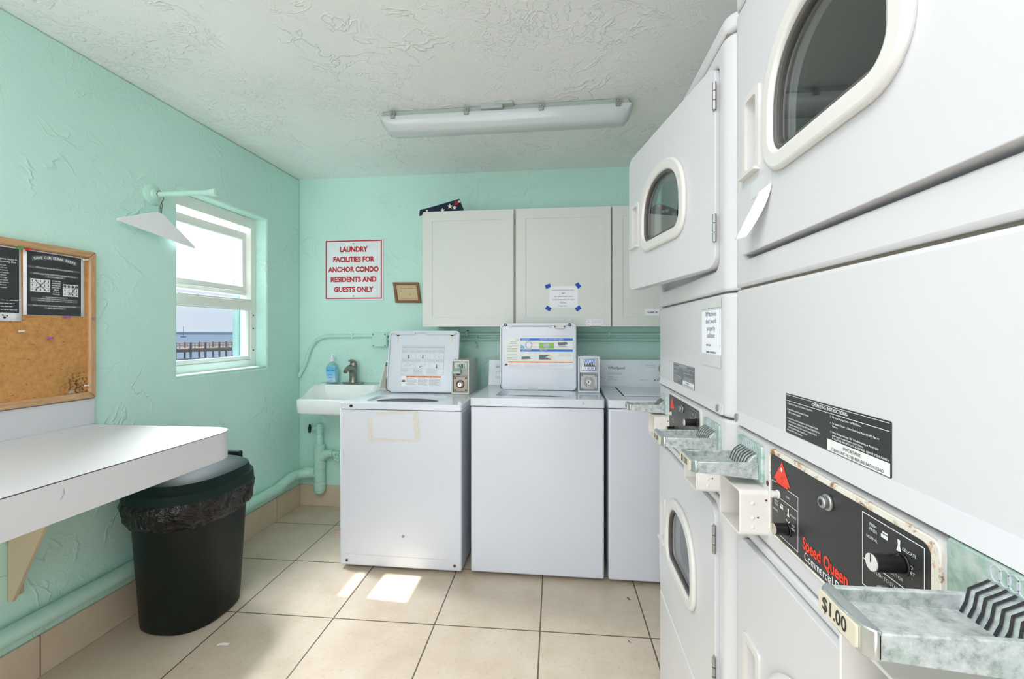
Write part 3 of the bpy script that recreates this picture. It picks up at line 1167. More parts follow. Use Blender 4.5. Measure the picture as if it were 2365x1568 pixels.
hkk = MB().tube([(-.60, YB - .03, 1.205), (-.602, YB - .035, 1.185), (-.59, YB - .035, 1.175), (-.598, YB - .033, 1.160)], .003, 8)
hkk.lathe((-.598, YB - .035, 1.178), [(.004, -.004), (.010, -.003), (.010, .003), (.004, .004)], 12, 1)
add('hook', hkk, 'tan', cd)
add('cap_screw', MB().dome(FB, -.663, 1.276, .006, .001, .015), 'rub', cd)

# ------------------------------------------------------------------ signs on the back wall
sg = thing('wall_sign', 'white sign with red lettering about laundry facilities on the mint back wall', 'sign', FB.p(-1.5, 1.716))
add('board', MB().plate(FB, -1.722, 1.497, -1.279, 1.937, 0.001, .008, .004), 'sign', sg, bevel=.001)
ink('border', MB().outline(FB, -1.714, 1.506, -1.288, 1.929, .0085, .0086), 'signred', sg)
tx = MB()
for k, (t_, wd) in enumerate((('LAUNDRY', .212), ('FACILITIES FOR', .312), ('ANCHOR CONDO', .383), ('RESIDENTS AND', .346), ('GUESTS ONLY', .300))):
    vs, _f = text_geo(t_, 'CENTER', .05)
    nat = max(x for x, y in vs) - min(x for x, y in vs)
    sz = .0365 / .73
    tx.text(FB, t_, -1.502, 1.8625 - k * .0725, sz, .0087, bold=.05, sx=wd / (nat * sz))
ink('lettering', tx, 'signred', sg)
for z in (1.905, 1.526):
    add('screw', MB().dome(FB, -1.502, z, .006, .008, .003), 'steel', sg)

pq = thing('framed_plaque', 'small brown wooden frame with handwritten yellowed paper hanging crooked', 'framed note', FB.p(-1.098, 1.547))
rot = -.012
FP = Frame(FB.p(-1.100, 1.547), (math.cos(rot), 0, math.sin(rot)), (-math.sin(rot) + .11, 0, math.cos(rot)))
FP.v = V((-.135, 0, .99)).normalized()
FP.n = V((0, -1, 0))
add('frame', MB().prism(FP, [(-.094, -.073), (.094, -.073), (.094, .073), (-.094, .073)], .001, .020, [(-.076, -.055), (.076, -.055), (.076, .055), (-.076, .055)]), 'brown', pq, bevel=.003)
add('paper', MB().rect(FP, -.078, -.057, .078, .057, .006), 'paper_w', pq, recalc=False)
tx = MB()
tx.text(FP, 'The space between us', .008, .032, .013, .007, sh=.2)
tx.text(FP, 'will', -.045, .012, .013, .007, sh=.2)
tx.text(FP, 'be', .02, -.012, .013, .007, sh=.2)
tx.text(FP, 'kept always sacred.  Love', .004, -.040, .0115, .007, sh=.2)
ink('handwriting', tx, 'brown', pq)

# ------------------------------------------------------------------ wall cabinets
CYF = 2.758
FC = Frame((0, CYF, 0), (1, 0, 0), (0, 0, 1))
cabs = ((-.884, -.292, -.884, -.302, 'white wall cabinet at the left end of the row, with the folded flag on it'),
        (-.290, .297, -.289, .291, 'white wall cabinet in the middle of the row, with the taped notice'),
        (.299, .93, .300, .925, 'white wall cabinet at the right end of the row, half hidden by the dryers'))
for (x0, x1, d0, d1, lb) in cabs:
    c = thing('wall_cabinet', lb, 'cabinet', (x0, YB, 1.302), 'white wall cabinets')
    add('carcass', MB().box((x0, CYF + .022, 1.302), (x1, YB, 2.030)), 'cab_in' if x0 < -.8 else 'cab', c, bevel=.002)
    dr = MB().prism(FC, [(d0, 1.300), (d1, 1.300), (d1, 2.030), (d0, 2.030)], -.020, 0,
                    [(d0 + .062, 1.360), (d1 - .060, 1.360), (d1 - .060, 1.968), (d0 + .062, 1.968)])
    door = add('door', dr, 'cab', c, bevel=.0012)
    add('door_panel', MB().plate(FC, d0 + .060, 1.358, d1 - .058, 1.970, -.016, -.005), 'cab', door)

cn = thing('courtesy_note', 'white printed note taped with blue tape to the middle cabinet door', 'note', FC.p(.005, 1.48, -.004))
add('paper', MB().plate(FC, -.082, 1.413, .092, 1.548, -.0045, -.004), 'paper', cn)
tx = MB()
for k, t_ in enumerate(('PLEASE BE COURTEOUS AND SET A', 'TIMER', 'FOR YOUR LAUNDRY LOADS', 'TO FREE UP MACHINES FOR THOSE', 'WAITING', 'THANK YOU : )')):
    tx.text(FC, t_, .003, 1.5235 - k * .0195, .0092, -.0034, sx=.92, bold=.006)
tx.rect(FC, .052, 1.5185, .070, 1.5192, -.0034)
ink('lettering', tx, 'label_grey', cn)
for (u, v, a) in ((-.090, 1.549, .35), (.094, 1.551, 2.2), (-.088, 1.412, 2.6), (.094, 1.411, .65)):
    t = MB()
    ca, sa_ = math.cos(a), math.sin(a)
    t.prism(FC, [(u + x * ca - y * sa_, v + x * sa_ + y * ca) for x, y in ((-.017, -.012), (.016, -.012), (.017, .012), (-.016, .012))], -.004, -.0032)
    add('tape_strip', t, 'tape', cn)
nl = thing('handwritten_label', 'small handwritten label on the bottom rail of the middle cabinet door', 'label', FC.p(.193, 1.33))
add('paper', MB().plate(FC, .145, 1.308, .241, 1.342, 0.0002, .0008), 'paper', nl)
tx = MB()
for k in range(3):
    tx.words(FC, .150, .165, 1.335 - k * .010, .004, .0012, k)
    tx.words(FC, .172, .236, 1.335 - k * .010, .0035, .0012, k + 9)
ink('handwriting', tx, 'ink_g', nl)
st = thing('white_sticker', 'small white sticker on the right cabinet door beside the dryer', 'label', FC.p(.53, 1.385, -.004))
add('paper', MB().plate(FC, .490, 1.366, .575, 1.406, -.0045, -.004), 'paper', st)
ink('lettering', MB().words(FC, .505, .565, 1.386, .006, -.0034, 2), 'ink_k', st)

# ------------------------------------------------------------------ folded flag on the cabinet
fg = thing('folded_flag', 'navy flag with white stars folded into a triangle on top of the left cabinet', 'flag', (-.77, 2.80, 2.03))
z0 = 2.031
tri = [V((-.892, 2.757, z0)), V((-.640, 2.775, z0)), V((-.665, 3.00, z0))]
mb = MB()
lo = [V((-.905, 2.760, z0 + .0)), V((-.640, 2.775, z0)), V((-.66, 3.0, z0)), V((-.70, 3.0, z0))]
hi = [V((-.900, 2.765, z0 + .014)), V((-.648, 2.777, z0 + .082)), V((-.668, 3.0, z0 + .066)), V((-.70, 3.0, z0 + .06))]
mb.loft([lo, hi])
add('folded_cloth', mb, 'navy', fg, bevel=.006, seg=3)
FFl = Frame(V((-.905, 2.757, z0)), V((.265, .015, 0)), (0, 0, 1))
ft = MB()


def star(mb, fr, u, v, r, d):
    pts = []
    for i in range(10):
        a = PI / 2 + i * PI / 5
        q = r if i % 2 == 0 else r * .42
        pts.append((u + q * math.cos(a), v + q * math.sin(a)))
    for i in range(10):
        mb.flat(fr, [(u, v), pts[i], pts[(i + 1) % 10]], d)
    return mb


for u, v, r in ((.150, .006, .017), (.197, .030, .019), (.226, .022, .015), (.255, .060, .012), (.05, .004, .010)):
    star(ft, FFl, u, v, r, .0022)
ink('stars', ft, 'clothw', fg)
add('red_fold', MB().prism(FFl, [(.222, .032), (.246, .040), (.250, .066), (.228, .062)], -.004, .0035), 'flagred', fg)
add('folded_tip', MB().loft([[V((-.905, 2.752, z0 - .028)), V((-.888, 2.750, z0 - .026)), V((-.888, 2.754, z0 - .026)), V((-.905, 2.756, z0 - .028))], [V((-.900, 2.752, z0 + .012)), V((-.872, 2.752, z0 + .016)), V((-.872, 2.764, z0 + .016)), V((-.900, 2.764, z0 + .012))]]), 'navy', fg)

# ------------------------------------------------------------------ sink, faucet, soap
sk = thing('wall_sink', 'white ceramic sink on the back wall between the corner and the first washer', 'sink', (-1.47, YB, .8))
SX0, SX1, SY0, SY1 = -1.735, -1.205, 2.730, YB - .002


def rz(y):
    t = min(1, max(0, (y - 2.77) / .205))
    t = t * t * (3 - 2 * t)
    return .832 + t * .072


def loop(x0, x1, y0, y1, r, z):
    return [V((x, y, z(y) if callable(z) else z)) for x, y in rrect(x0, y0, x1, y1, r, 5)]


def resample(l, n=72):
    L = [0]
    for a, b in zip(l, l[1:] + l[:1]):
        L.append(L[-1] + (b - a).length)
    out = []
    for k in range(n):
        d = L[-1] * k / n
        i = max(j for j in range(len(l)) if L[j] <= d + 1e-9)
        a, b = l[i], l[(i + 1) % len(l)]
        out.append(a.lerp(b, (d - L[i]) / max(1e-9, L[i + 1] - L[i])))
    return out


def lp(x0, x1, y0, y1, r, z):
    l = resample([V((x, y, 0)) for x, y in rrect(x0, y0, x1, y1, r, 5)])
    return [V((p.x, p.y, z(p.y) if callable(z) else z)) for p in l]


loops = [lp(SX0 + .06, SX1 - .06, SY0 + .06, SY1 - .02, .05, .730),
         lp(SX0 + .012, SX1 - .012, SY0 + .012, SY1, .03, .730),
         lp(SX0 + .003, SX1 - .003, SY0 + .003, SY1, .03, .742),
         lp(SX0, SX1, SY0, SY1, .03, lambda y: rz(y) - .014),
         lp(SX0 + .006, SX1 - .006, SY0 + .006, SY1, .028, lambda y: rz(y) - .003),
         lp(SX0 + .016, SX1 - .016, SY0 + .016, SY1 - .004, .026, rz),
         lp(SX0 + .036, SX1 - .036, SY0 + .034, 2.965, .05, lambda y: rz(y) - .004),
         lp(SX0 + .060, SX1 - .060, SY0 + .050, 2.945, .05, lambda y: rz(y) - .045),
         lp(SX0 + .120, SX1 - .120, SY0 + .075, 2.925, .05, .765),
         lp(SX0 + .170, SX1 - .170, SY0 + .10, 2.90, .05, .752)]
basin = add('basin', MB().loft(loops), 'ceramic', sk, smooth=60)
add('trap_cover', MB().loft([lp(-1.66, -1.30, 2.80, 3.02, .06, .728), lp(-1.62, -1.34, 2.83, 3.0, .06, .705), lp(-1.55, -1.41, 2.87, 2.97, .04, .695)]), 'ceramic', sk, smooth=60)

fc = thing('faucet', 'brushed nickel faucet standing on the back ledge of the white sink', 'faucet', (-1.475, 3.03, .904))
add('base_plate', MB().prism(Frame((-1.475, 3.025, .9035), (1, 0, 0), (0, 1, 0)), rrect(-.078, -.026, .078, .026, .026, 8), 0, .008), 'nickel', fc, bevel=.003)
bp = [(-1.475, 3.028, .91), (-1.475, 3.028, .945), (-1.475, 3.020, .985), (-1.475, 3.0, 1.008), (-1.475, 2.965, 1.018), (-1.475, 2.93, 1.010), (-1.475, 2.905, .994)]
add('spout', MB().tube(bp, [.031, .027, .027, .026, .020, .016, .014], 18), 'nickel', fc, smooth=60)
hd = MB().tube([(-1.475, 3.03, .99), (-1.475, 3.03, 1.03), (-1.475, 3.026, 1.052), (-1.475, 3.018, 1.064)], [.024, .026, .023, .010], 18)
hd.tube([(-1.475, 3.03, 1.052), (-1.475, 3.0, 1.066), (-1.475, 2.965, 1.066)], [.016, .012, .008], 12)
add('lever', hd, 'nickel', fc, smooth=60)

sp = thing('soap_bottle', 'clear pump bottle of blue hand sanitizer on the back of the sink', 'bottle', (-1.635, 3.03, .904))
sb_ = MB()
cx, cy = -1.635, 3.03
sb_.loft([sup(cx, cy, .040, .022, 2.6, .9045, 32), sup(cx, cy, .0435, .025, 2.6, .912, 32), sup(cx, cy, .0435, .025, 2.6, 1.005, 32), sup(cx, cy, .038, .023, 2.4, 1.030, 32), sup(cx, cy, .024, .018, 2.2, 1.045, 32), sup(cx, cy, .012, .012, 2, 1.052, 32), sup(cx, cy, .012, .012, 2, 1.060, 32)])
add('bottle', sb_, 'bottle', sp, smooth=50)
add('gel', MB().loft([sup(cx, cy, .038, .020, 2.6, .908, 28), sup(cx, cy, .040, .0225, 2.6, .918, 28), sup(cx, cy, .040, .0225, 2.6, 1.0, 28)]), simple('pale_gel', sr(205, 232, 240), .3), sp, smooth=50)
FSo = Frame((cx, cy - .0262, .904), (1, 0, 0), (0, 0, 1))
lbp = NT('sanitizer_label')
spx = lbp.node('ShaderNodeSeparateXYZ')
lbp.l.new(lbp.co(), spx.inputs[0])
mr_ = lbp.node('ShaderNodeMapRange')
mr_.inputs[1].default_value, mr_.inputs[2].default_value = .914, 1.02
lbp.l.new(spx.outputs[2], mr_.inputs[0])
lbp.color(lbp.ramp(mr_.outputs[0], (0.0, sr(205, 228, 242)), (0.35, sr(150, 204, 236)), (0.9, sr(90, 184, 232))))
lab = add('label', MB().plate(FSo, -.033, .012, .036, .116, 0, .0006, .004), lbp.m, sp, label='blue printed label')
tx = MB()
tx.text(FSo, 'Insta Clean', .001, .092, .014, .001, bold=.02, sx=1.0)
for k in range(2):
    tx.words(FSo, -.018, .020, .062 - k * .006, .003, .001, k)
tx.words(FSo, -.014, .016, .040, .006, .001, 5)
for k in range(2):
    tx.words(FSo, -.022, .024, .022 - k * .006, .003, .001, k + 7)
ink('lettering', tx, simple('dark_blue_ink', sr(40, 86, 140), .5), lab)
pm = MB().lathe((cx, cy, 0), [(.014, 1.058), (.0145, 1.060), (.0145, 1.078), (.007, 1.082), (.006, 1.098), (.0085, 1.099), (.0085, 1.108), (.002, 1.110)], 18)
pm.tube([(cx, cy, 1.103), (cx + .02, cy - .008, 1.105), (cx + .034, cy - .014, 1.098)], [.006, .005, .0035], 10)
add('pump', pm, simple('white_plastic', sr(236, 240, 242), .35), sp)

# ------------------------------------------------------------------ washers
FZ = Frame((0, 0, 0), (1, 0, 0), (0, 1, 0))


def coin_box(w, x0, x1, yf, yb, z0, z1, old):
    fr = Frame((0, yf, 0), (1, 0, 0), (0, 0, 1))
    mid = z0 + (z1 - z0) * .53
    bm = 'rustbox' if old else 'deck'
    hb = MB().box((x0, yf + .03, z0 + .001), (x1, yb, z1))
    hb.prism(fr, rrect(x0, z0 + .001, x1, z1, 0), -.032, 0, rrect(x0 + .009, z0 + .012, x1 - .009, z1 - .009, .003))
    cbx = add('coin_box', hb, bm, w, bevel=.003)
    a0, a1 = x0 + .009, x1 - .009
    add('coin_mechanism', MB().plate(fr, a0, mid + .004, a1, z1 - .009, -.031, -.012), 'grey' if old else 'chrome', cbx, bevel=.002)
    lock = add('lock_plate', MB().plate(fr, a0 + .003, z0 + .018, a1 - .003, mid - .004, -.031, -.010, .003), 'rustpart' if old else 'steel', cbx, bevel=.002)
    cu, cv = (a0 + a1) / 2, (z0 + .014 + mid) / 2
    r = (a1 - a0) * .27
    add('lock_ring', MB().prism(fr, circ(cu, cv, r, 28), -.010, -.004, circ(cu, cv, r * .72, 28)), 'rub' if old else 'steel', lock, bevel=.002)
    add('lock_cylinder', MB().disc(fr, cu - (.004 if old else 0), cv - (.003 if old else 0), r * .58, -.010, -.002, 20), 'chrome', lock, bevel=.002)
    ink('keyhole', MB().rect(fr, cu - .0035 - (.0015 if old else 0), cv - .006, cu + .0005 - (.0015 if old else 0), cv + .005, -.0018), 'ink_k', lock)
    for du in (-1, 1):
        for dv in (-1, 1):
            add('bolt', MB().dome(fr, cu + du * (a1 - a0) * .37, cv + dv * (mid - z0) * .33, .0055, -.010, .005), 'rub' if old else 'steel', lock)
    top = MB().dome(FZ.at((x0 + x1) / 2 - .01, yf + (yb - yf) * .55, z1), 0, 0, .008, 0, .006)
    add('top_screw', top, 'steel', cbx)
    # coin slide
    m0 = mid + .006
    hh = z1 - .009 - m0
    if old:
        add('slot_plate', MB().plate(fr, a0 + .012, m0 + hh * .40, a1 - .004, z1 - .013, -.012, -.008), 'verd', cbx, bevel=.001)
        sl = MB()
        for k in range(5):
            u = a0 + .030 + k * .0092
            lo = m0 + hh * (.60 if k < 2 else .50)
            sl.rect(fr, u, lo, u + .0045, m0 + hh * .80, -.0076)
        ink('coin_slots', sl, 'ink_k', cbx)
        sd = MB().loft([[fr.p(u, v, -.010) for u, v in ((a0, m0 + .012), (a0 + .056, m0 + .012), (a0 + .050, m0 + hh * .55), (a0 + .010, m0 + hh * .55))],
                        [fr.p(u, v, .018) for u, v in ((a0 - .002, m0 + .010), (a0 + .052, m0 + .010), (a0 + .052, m0 + hh * .28), (a0 - .002, m0 + hh * .28))]])
        add('coin_slide', sd, 'verd', cbx, bevel=.003)
        add('rust_stain', MB().flat(fr, circ(a0 + .032, m0 + .004, .011, 12, .006), -.0082), 'rub', cbx, recalc=False)
    else:
        add('slot_plate', MB().plate(fr, a0 + .010, m0 + .010, a1 - .006, z1 - .014, -.012, -.006), 'chrome', cbx, bevel=.002)
        blu = MB().plate(fr, a0 + .022, z1 - .034, a1 - .018, z1 - .017, -.006, -.0052)
        bo_ = add('coin_sticker', blu, 'blue', cbx)
        ov = MB()
        for k in range(7):
            ov.flat(fr, circ(a0 + .0275 + k * .0086, z1 - .0255, .0030, 12, .0058), -.0048)
        ink('coin_outline', ov, 'ink_w', bo_)
        sl = MB()
        for k in range(7):
            sl.rect(fr, a0 + .0255 + k * .0086, z1 - .048, a0 + .030 + k * .0086, z1 - .036, -.0056)
        ink('coin_slots', sl, 'ink_k', cbx)
        cs = add('coin_slide', MB().loft([[fr.p(u, v, -.008) for u, v in ((a0 + .020, m0 + .016), (a1 - .018, m0 + .016), (a1 - .020, z1 - .045), (a0 + .022, z1 - .045))],
                                          [fr.p(u, v, .022) for u, v in ((a0 + .018, m0 + .014), (a1 - .016, m0 + .014), (a1 - .016, m0 + .036), (a0 + .018, m0 + .036))]]), 'chrome', cbx, bevel=.002)
        pl = add('price_label', MB().plate(fr, a0 + .032, m0 + .016, a1 - .018, m0 + .036, .022, .0228), 'blue', cs)
        ink('label_paper', MB().rect(fr, a0 + .034, m0 + .018, a1 - .020, m0 + .034, .0232), 'paper', pl)
        ink('lettering', MB().text(fr, '$1.50', (a0 + a1) / 2 + .007, m0 + .026, .0155, .0236, bold=.02, sx=.95), 'ink_k', pl)


def warning_label(parent, fr, u0, v0, u1, v1, cols, seed):
    add_l = ink('warning_label', MB().rect(fr, u0, v0, u1, v1, .0005), 'paper', parent)
    h = v1 - v0
    ib = u0 + (u1 - u0) * cols[0]
    ink('warning_band', MB().rect(fr, ib, v1 - h * .15, u1, v1, .0009), 'orange', add_l)
    t = MB()
    xs = [ib + (u1 - ib) * k for k in cols[1:]]
    for k, (a, b) in enumerate(zip(xs, xs[1:])):
        t.flat(fr, [((a + b) / 2 - .030, v1 - h * .13), ((a + b) / 2 - .023, v1 - h * .13), ((a + b) / 2 - .0265, v1 - h * .03)], .0012)
        t.text(fr, ('WARNING', 'AVERTISSEMENT', 'ADVERTENCIA')[k], (a + b) / 2 + .008, v1 - h * .078, h * .085, .0012, bold=.02)
    # flames
    cu, cv = (u0 + ib) / 2, v0 + h * .52
    s_ = min(h, ib - u0) * .4
    t.flat(fr, [(cu - s_, cv - s_ * .5), (cu + s_, cv - s_ * .5), (cu + s_ * .8, cv + s_ * .7), (cu + s_ * .45, cv), (cu + s_ * .2, cv + s_), (cu - s_ * .15, cv + .1 * s_), (cu - s_ * .45, cv + s_ * .8), (cu - s_ * .6, cv)], .0012)
    ink('lettering', t, 'ink_k', add_l)
    g = MB()
    nl = 9 if h > .05 else 5
    for k, (a, b) in enumerate(zip(xs, xs[1:])):
        for j in range(nl):
            g.words(fr, a + .003, b - .003, v1 - h * (.24 + .70 * j / nl), h * .045, .001, seed + j + 20 * k, .95 if j % 3 else .7)
        g.line(fr, (a, v0), (a, v1 - h * .15), .0006, .001)
    g.outline(fr, u0, v0, u1, v1, .0006, .001)
    ink('small_print', g, 'ink_lg' if h < .05 else 'ink_g', add_l)


def washer(label, x0, x1, yf, yb, seam, zd, deck_x, kind):
    w = thing('top_load_washer', label, 'washing machine', ((x0 + x1) / 2, (yf + yb) / 2, 0), 'coin operated washers')
    body = add('cabinet', MB().box((x0, yf, .020), (x1, yb, seam - .003)), 'white', w, bevel=.010, seg=3)
    add('shadow_gap', MB().box((x0 + .006, yf + .006, seam - .006), (x1 - .006, yb - .01, seam + .006)), 'dark', w)
    for x in (x0 + .06, x1 - .06):
        for y in (yf + .08, yb - .06):
            add('foot', MB().cyl((x, y, 0), (x, y, .03), .022, 14), 'black', w)
    ff = Frame((0, yf, 0), (1, 0, 0), (0, 0, 1))
    lx0, lx1 = deck_x
    out = rrect(x0 - .002, yf - .004, x1 + .002, yb, .012, 4)
    if kind != 'closed':
        op = rrect(lx0 + .012, yf + .075, lx1 - .012, yf + .31, .05, 6)
        dk = add('top_deck', MB().prism(FZ, out, seam, zd, op), 'deck', w, bevel=.006, seg=3)
        zw = .012 if kind == 'old' else .021
        well = MB().prism(FZ, rrect(lx0 + .005, yf + .068, lx1 - .005, yf + .32, .05, 6), zd - zw - .005, zd - zw, circ((lx0 + lx1) / 2, yf + .185, (lx1 - lx0) * .40, 30, .108))
        add('lid_well', well, 'deck', dk)
        add('tub', MB().lathe(((lx0 + lx1) / 2, yf + .185, 0), [(.02, seam - .30), (.175, seam - .30), (.175, zd - zw - .006)], 30).lathe(((lx0 + lx1) / 2, yf + .185, 0), [(.03, seam - .3), (.03, seam - .05), (.015, seam - .03)], 14), 'tub', w)
    else:
        dk = add('top_deck', MB().prism(FZ, out, seam, zd), 'deck', w, bevel=.006, seg=3)
        add('lid_gap', MB().prism(FZ, rrect(lx0 - .004, yf + .145, lx1 + .004, yf + .53, .01), zd - .002, zd + .001), 'dark', w)
        add('lid', MB().prism(FZ, rrect(lx0, yf + .139, lx1, yf + .53, .01), zd + .0005, zd + .007), 'deck', w, bevel=.003)
    return w, body, dk, ff


def lid(w, x0, x1, y, z, h, tilt, style):
    xc = (x0 + x1) / 2
    s_, c_ = math.sin(tilt), math.cos(tilt)
    fr = Frame((0, y, z), (1, 0, 0), (0, s_, c_))
    mb = MB().plate(fr, x0, 0, x1, h, -.022, -.008, .022, 6)
    mb.prism(fr, rrect(x0, 0, x1, h, .024, 6), -.012, .004, rrect(x0 + .008, .008, x1 - .008, h - .014, .02, 6))
    o = add('lid', mb, 'deck', w, bevel=.003, seg=3)
    at = fr.at(0, 0, -.008)
    lip = MB()
    if style == 'old':
        lip.plate(at, x0 + .03, h - .026, xc - .06, h - .012, 0, .010, .006).plate(at, xc + .01, h - .026, x1 - .03, h - .012, 0, .010, .006)
        for u in (x0 + .03, x1 - .03):
            lip.dome(at, u, h - .018, .007, .008, .006)
        add('lid_lip', lip, 'deck', o, bevel=.003)
        rs = MB()
        for u in (x0 + .055, x1 - .05):
            rs.flat(at, [(u - .014, h - .0255), (u + .014, h - .0255), (u + .004, h - .034), (u - .004, h - .034)], .0006)
        ink('rust_patch', rs, 'rub', o)
        sk_ = MB()
        for u in (x0 + .055, x1 - .05):
            sk_.flat(at, [(u - .003, h - .033), (u + .004, h - .033), (u + .001, h - .075), (u - .001, h - .075)], .0004)
        ink('rust_run', sk_, simple('rust_run', sr(226, 200, 150), .4), o)
        add('rusted_corner', MB().tube([fr.p(x0 + .002, .085, .003), fr.p(x0 + .002, .03, .003), fr.p(x0 + .010, .010, .003), fr.p(x0 + .035, .002, .003)], [.0025, .003, .004, .002], 8), 'rub', o)
        ho = MB()
        for v in (.21, .19, .175):
            ho.flat(at, circ(x1 - .022, v, .0035, 10), .0006)
        ink('screw_hole', ho, 'ink_g', o)
    else:
        lip.plate(at, x0 + .05, h - .022, xc + .08, h - .012, 0, .009, .004)
        add('lid_lip', lip, 'deck', o, bevel=.003)
        lt = add('latch', MB().prism(at, [(x1 - .120, h - .034), (x1 - .068, h - .034), (x1 - .058, h - .012), (x1 - .130, h - .012)], 0, .012), 'bezel', o, bevel=.002)
        for u in (x1 - .122, x1 - .068):
            add('screw', MB().disc(at, u, h - .020, .004, .012, .0135, 10), 'rub', lt)
        for u in (x0 + .032, x1 - .038):
            add('rubber_bumper', MB().prism(fr, circ(u, h - .010, .0085, 18), -.004, .010, circ(u, h - .010, .004, 18)), 'black', o, bevel=.001)
        rc = MB().tube([fr.p(x0 + .002, .03, .003), fr.p(x0 + .006, .012, .003), fr.p(x0 + .016, .003, .003)], [.002, .0035, .002], 8)
        add('rusted_corner', rc, 'rub', o)
    return o, at


def hinge_print(w, dk, x, y, z, fr):
    t = MB()
    for k in range(2):
        t.words(fr, x - .06, x - .005, z - .010 * k, .004, .001, k)
        t.words(fr, x + .005, x + .05, z - .010 * k, .005, .001, k + 4)
    return t


# -- the old washer beside the sink
w1, b1, d1, f1 = washer('old top-load washer with a beige tape outline on its front, beside the sink', -1.190, -.522, 2.28, 2.93, .857, .888, (-1.10, -.655), 'old')
lid1, fl1 = lid(w1, -1.100, -.642, 2.69, .893, .388, math.radians(10), 'old')
tr1 = MB()
tr1.prism(f1, [(-1.030, .700), (-1.003, .700), (-1.008, .815), (-1.033, .812)], .0002, .0008)
tr1.prism(f1, [(-.985, .822), (-.81, .838), (-.81, .853), (-.985, .838)], .0002, .0009)
tr1.prism(f1, [(-.805, .838), (-.752, .840), (-.752, .854), (-.805, .853)], .0002, .0009)
tr1.prism(f1, [(-.772, .70), (-.742, .70), (-.755, .838), (-.785, .836)], .0002, .0008)
tr1.prism(f1, [(-1.025, .685), (-.742, .690), (-.742, .703), (-1.02, .704)], .0002, .0009)
add('tape_residue', tr1, 'residue', b1)
ink('kick_strip_line', MB().line(f1, (-1.165, .082), (-.575, .078), .002, .0006), simple('faint_line', sr(214, 206, 190), .5), b1)
for x, z, r, m_ in ((-1.148, .047, .007, 'rub'), (-.559, .050, .007, 'rub'), (-.836, .189, .007, 'steel')):
    add('screw', MB().disc(f1, x, z, r, 0, .003, 14), m_, b1)
add('plug_hole', MB().prism(f1, circ(-1.122, .8725, .009, 16, .008), .003, .006), 'black', d1)
# beige console whose left end shows behind the lid
c1 = add('console', MB().loft([[V((-1.200, 2.80, .889)), V((-.70, 2.80, .889)), V((-.70, 2.93, .889)), V((-1.200, 2.93, .889))],
                               [V((-1.170, 2.85, 1.075)), V((-.70, 2.85, 1.075)), V((-.70, 2.93, 1.075)), V((-1.170, 2.93, 1.075))]]), 'deck', w1, bevel=.004)
fcn = Frame((0, 2.80, .889), (1, 0, 0), (0, .05, .186))
ink('console_face', MB().flat(fcn, [(-1.186, .008), (-.71, .008), (-.71, .185), (-1.161, .185)], .0008), simple('console_beige', sr(176, 174, 160), .4), c1)
ink('console_band', MB().flat(fcn, [(-1.1645, .160), (-.71, .160), (-.71, .185), (-1.161, .185)], .0012), 'label_grey', c1)
coin_box(w1, -.672, -.562, 2.655, 2.93, .888, 1.097, True)
dx = 1.012 - .012
il = ink('instruction_label', MB().outline(fl1, -1.012, .108, -.738, .290, .0012, .0006), 'ink_g', lid1)
g = MB()
k_ = MB()
u0, u1, v0, v1 = -1.012, -.738, .108, .290
g.line(fl1, (u0, .266), (u1, .266), .0009, .0006)
g.line(fl1, (u0, .208), (u1, .208), .0009, .0006)
g.line(fl1, (u0, .148), (u1, .148), .0009, .0006)
for q in (1 / 3, 2 / 3):
    g.line(fl1, (u0 + (u1 - u0) * q, .148), (u0 + (u1 - u0) * q, .272), .0009, .0006)
k_.text(fl1, 'OPERATING INSTRUCTIONS - INSTRUCTIONS POUR L\'UTILISATION - INSTRUCCIONES', (u0 + u1) / 2, .2805, .0078, .0008, sx=.87)
for r in range(2):
    for c in range(3):
        a, b = u0 + (u1 - u0) * c / 3 + .003, u0 + (u1 - u0) * (c + 1) / 3 - .003
        top = (.266, .208)[r]
        m_ = (a + b) / 2
        k_.text(fl1, str(r * 3 + c + 1), m_, top - .0105, .0135, .0008)
        for j in range(3):
            g.words(fl1, a, m_ - .008, top - .006 - j * .0055, .0026, .0006, j + c)
            g.words(fl1, m_ + .008, b, top - .006 - j * .0055, .0026, .0006, j + c + 7)
        base = (.2125, .153)[r]
        if r == 0 and c < 2 or (r == 1 and c == 2):
            g.line(fl1, (m_ - .016, base), (m_ - .016, base + .020), .001, .0006)
            g.line(fl1, (m_ + .016, base), (m_ + .016, base + .020), .001, .0006)
            k_.flat(fl1, [(m_ - .007, base), (m_ + .007, base), (m_ + .003, base + .008), (m_ + .003, base + .021), (m_ - .003, base + .021), (m_ - .003, base + .008)], .0008)
        elif r == 0:
            for p, q in (((-.03, .024), (-.002, .020)), ((-.02, .010), (.0, .001)), ((.006, .006), (.016, .026)), ((.016, .026), (.030, .018)), ((.020, .004), (.030, .018)), ((.006, .006), (.020, .004))):
                g.line(fl1, (m_ + p[0], base + p[1]), (m_ + q[0], base + q[1]), .0011, .0006)
        elif c == 0:
            for p, q in (((-.03, .0), (-.03, .012)), ((-.03, .012), (.012, .012)), ((-.02, .012), (-.006, .032)), ((-.006, .032), (.012, .014)), ((.012, .012), (.022, .026)), ((.022, .026), (.030, .026)), ((.030, .026), (.030, 0))):
                g.line(fl1, (m_ + p[0], base + p[1]), (m_ + q[0], base + q[1]), .0011, .0006)
        else:
            for p, q in (((-.014, .024), (-.006, .018)), ((.004, .014), (.020, .030)), ((.010, .010), (.024, .022))):
                g.line(fl1, (m_ + p[0], base + p[1]), (m_ + q[0], base + q[1]), .0011, .0006)
            k_.flat(fl1, circ(m_ - .016, base + .006, .004, 8), .0008).flat(fl1, circ(m_ - .006, base + .010, .004, 8), .0008)
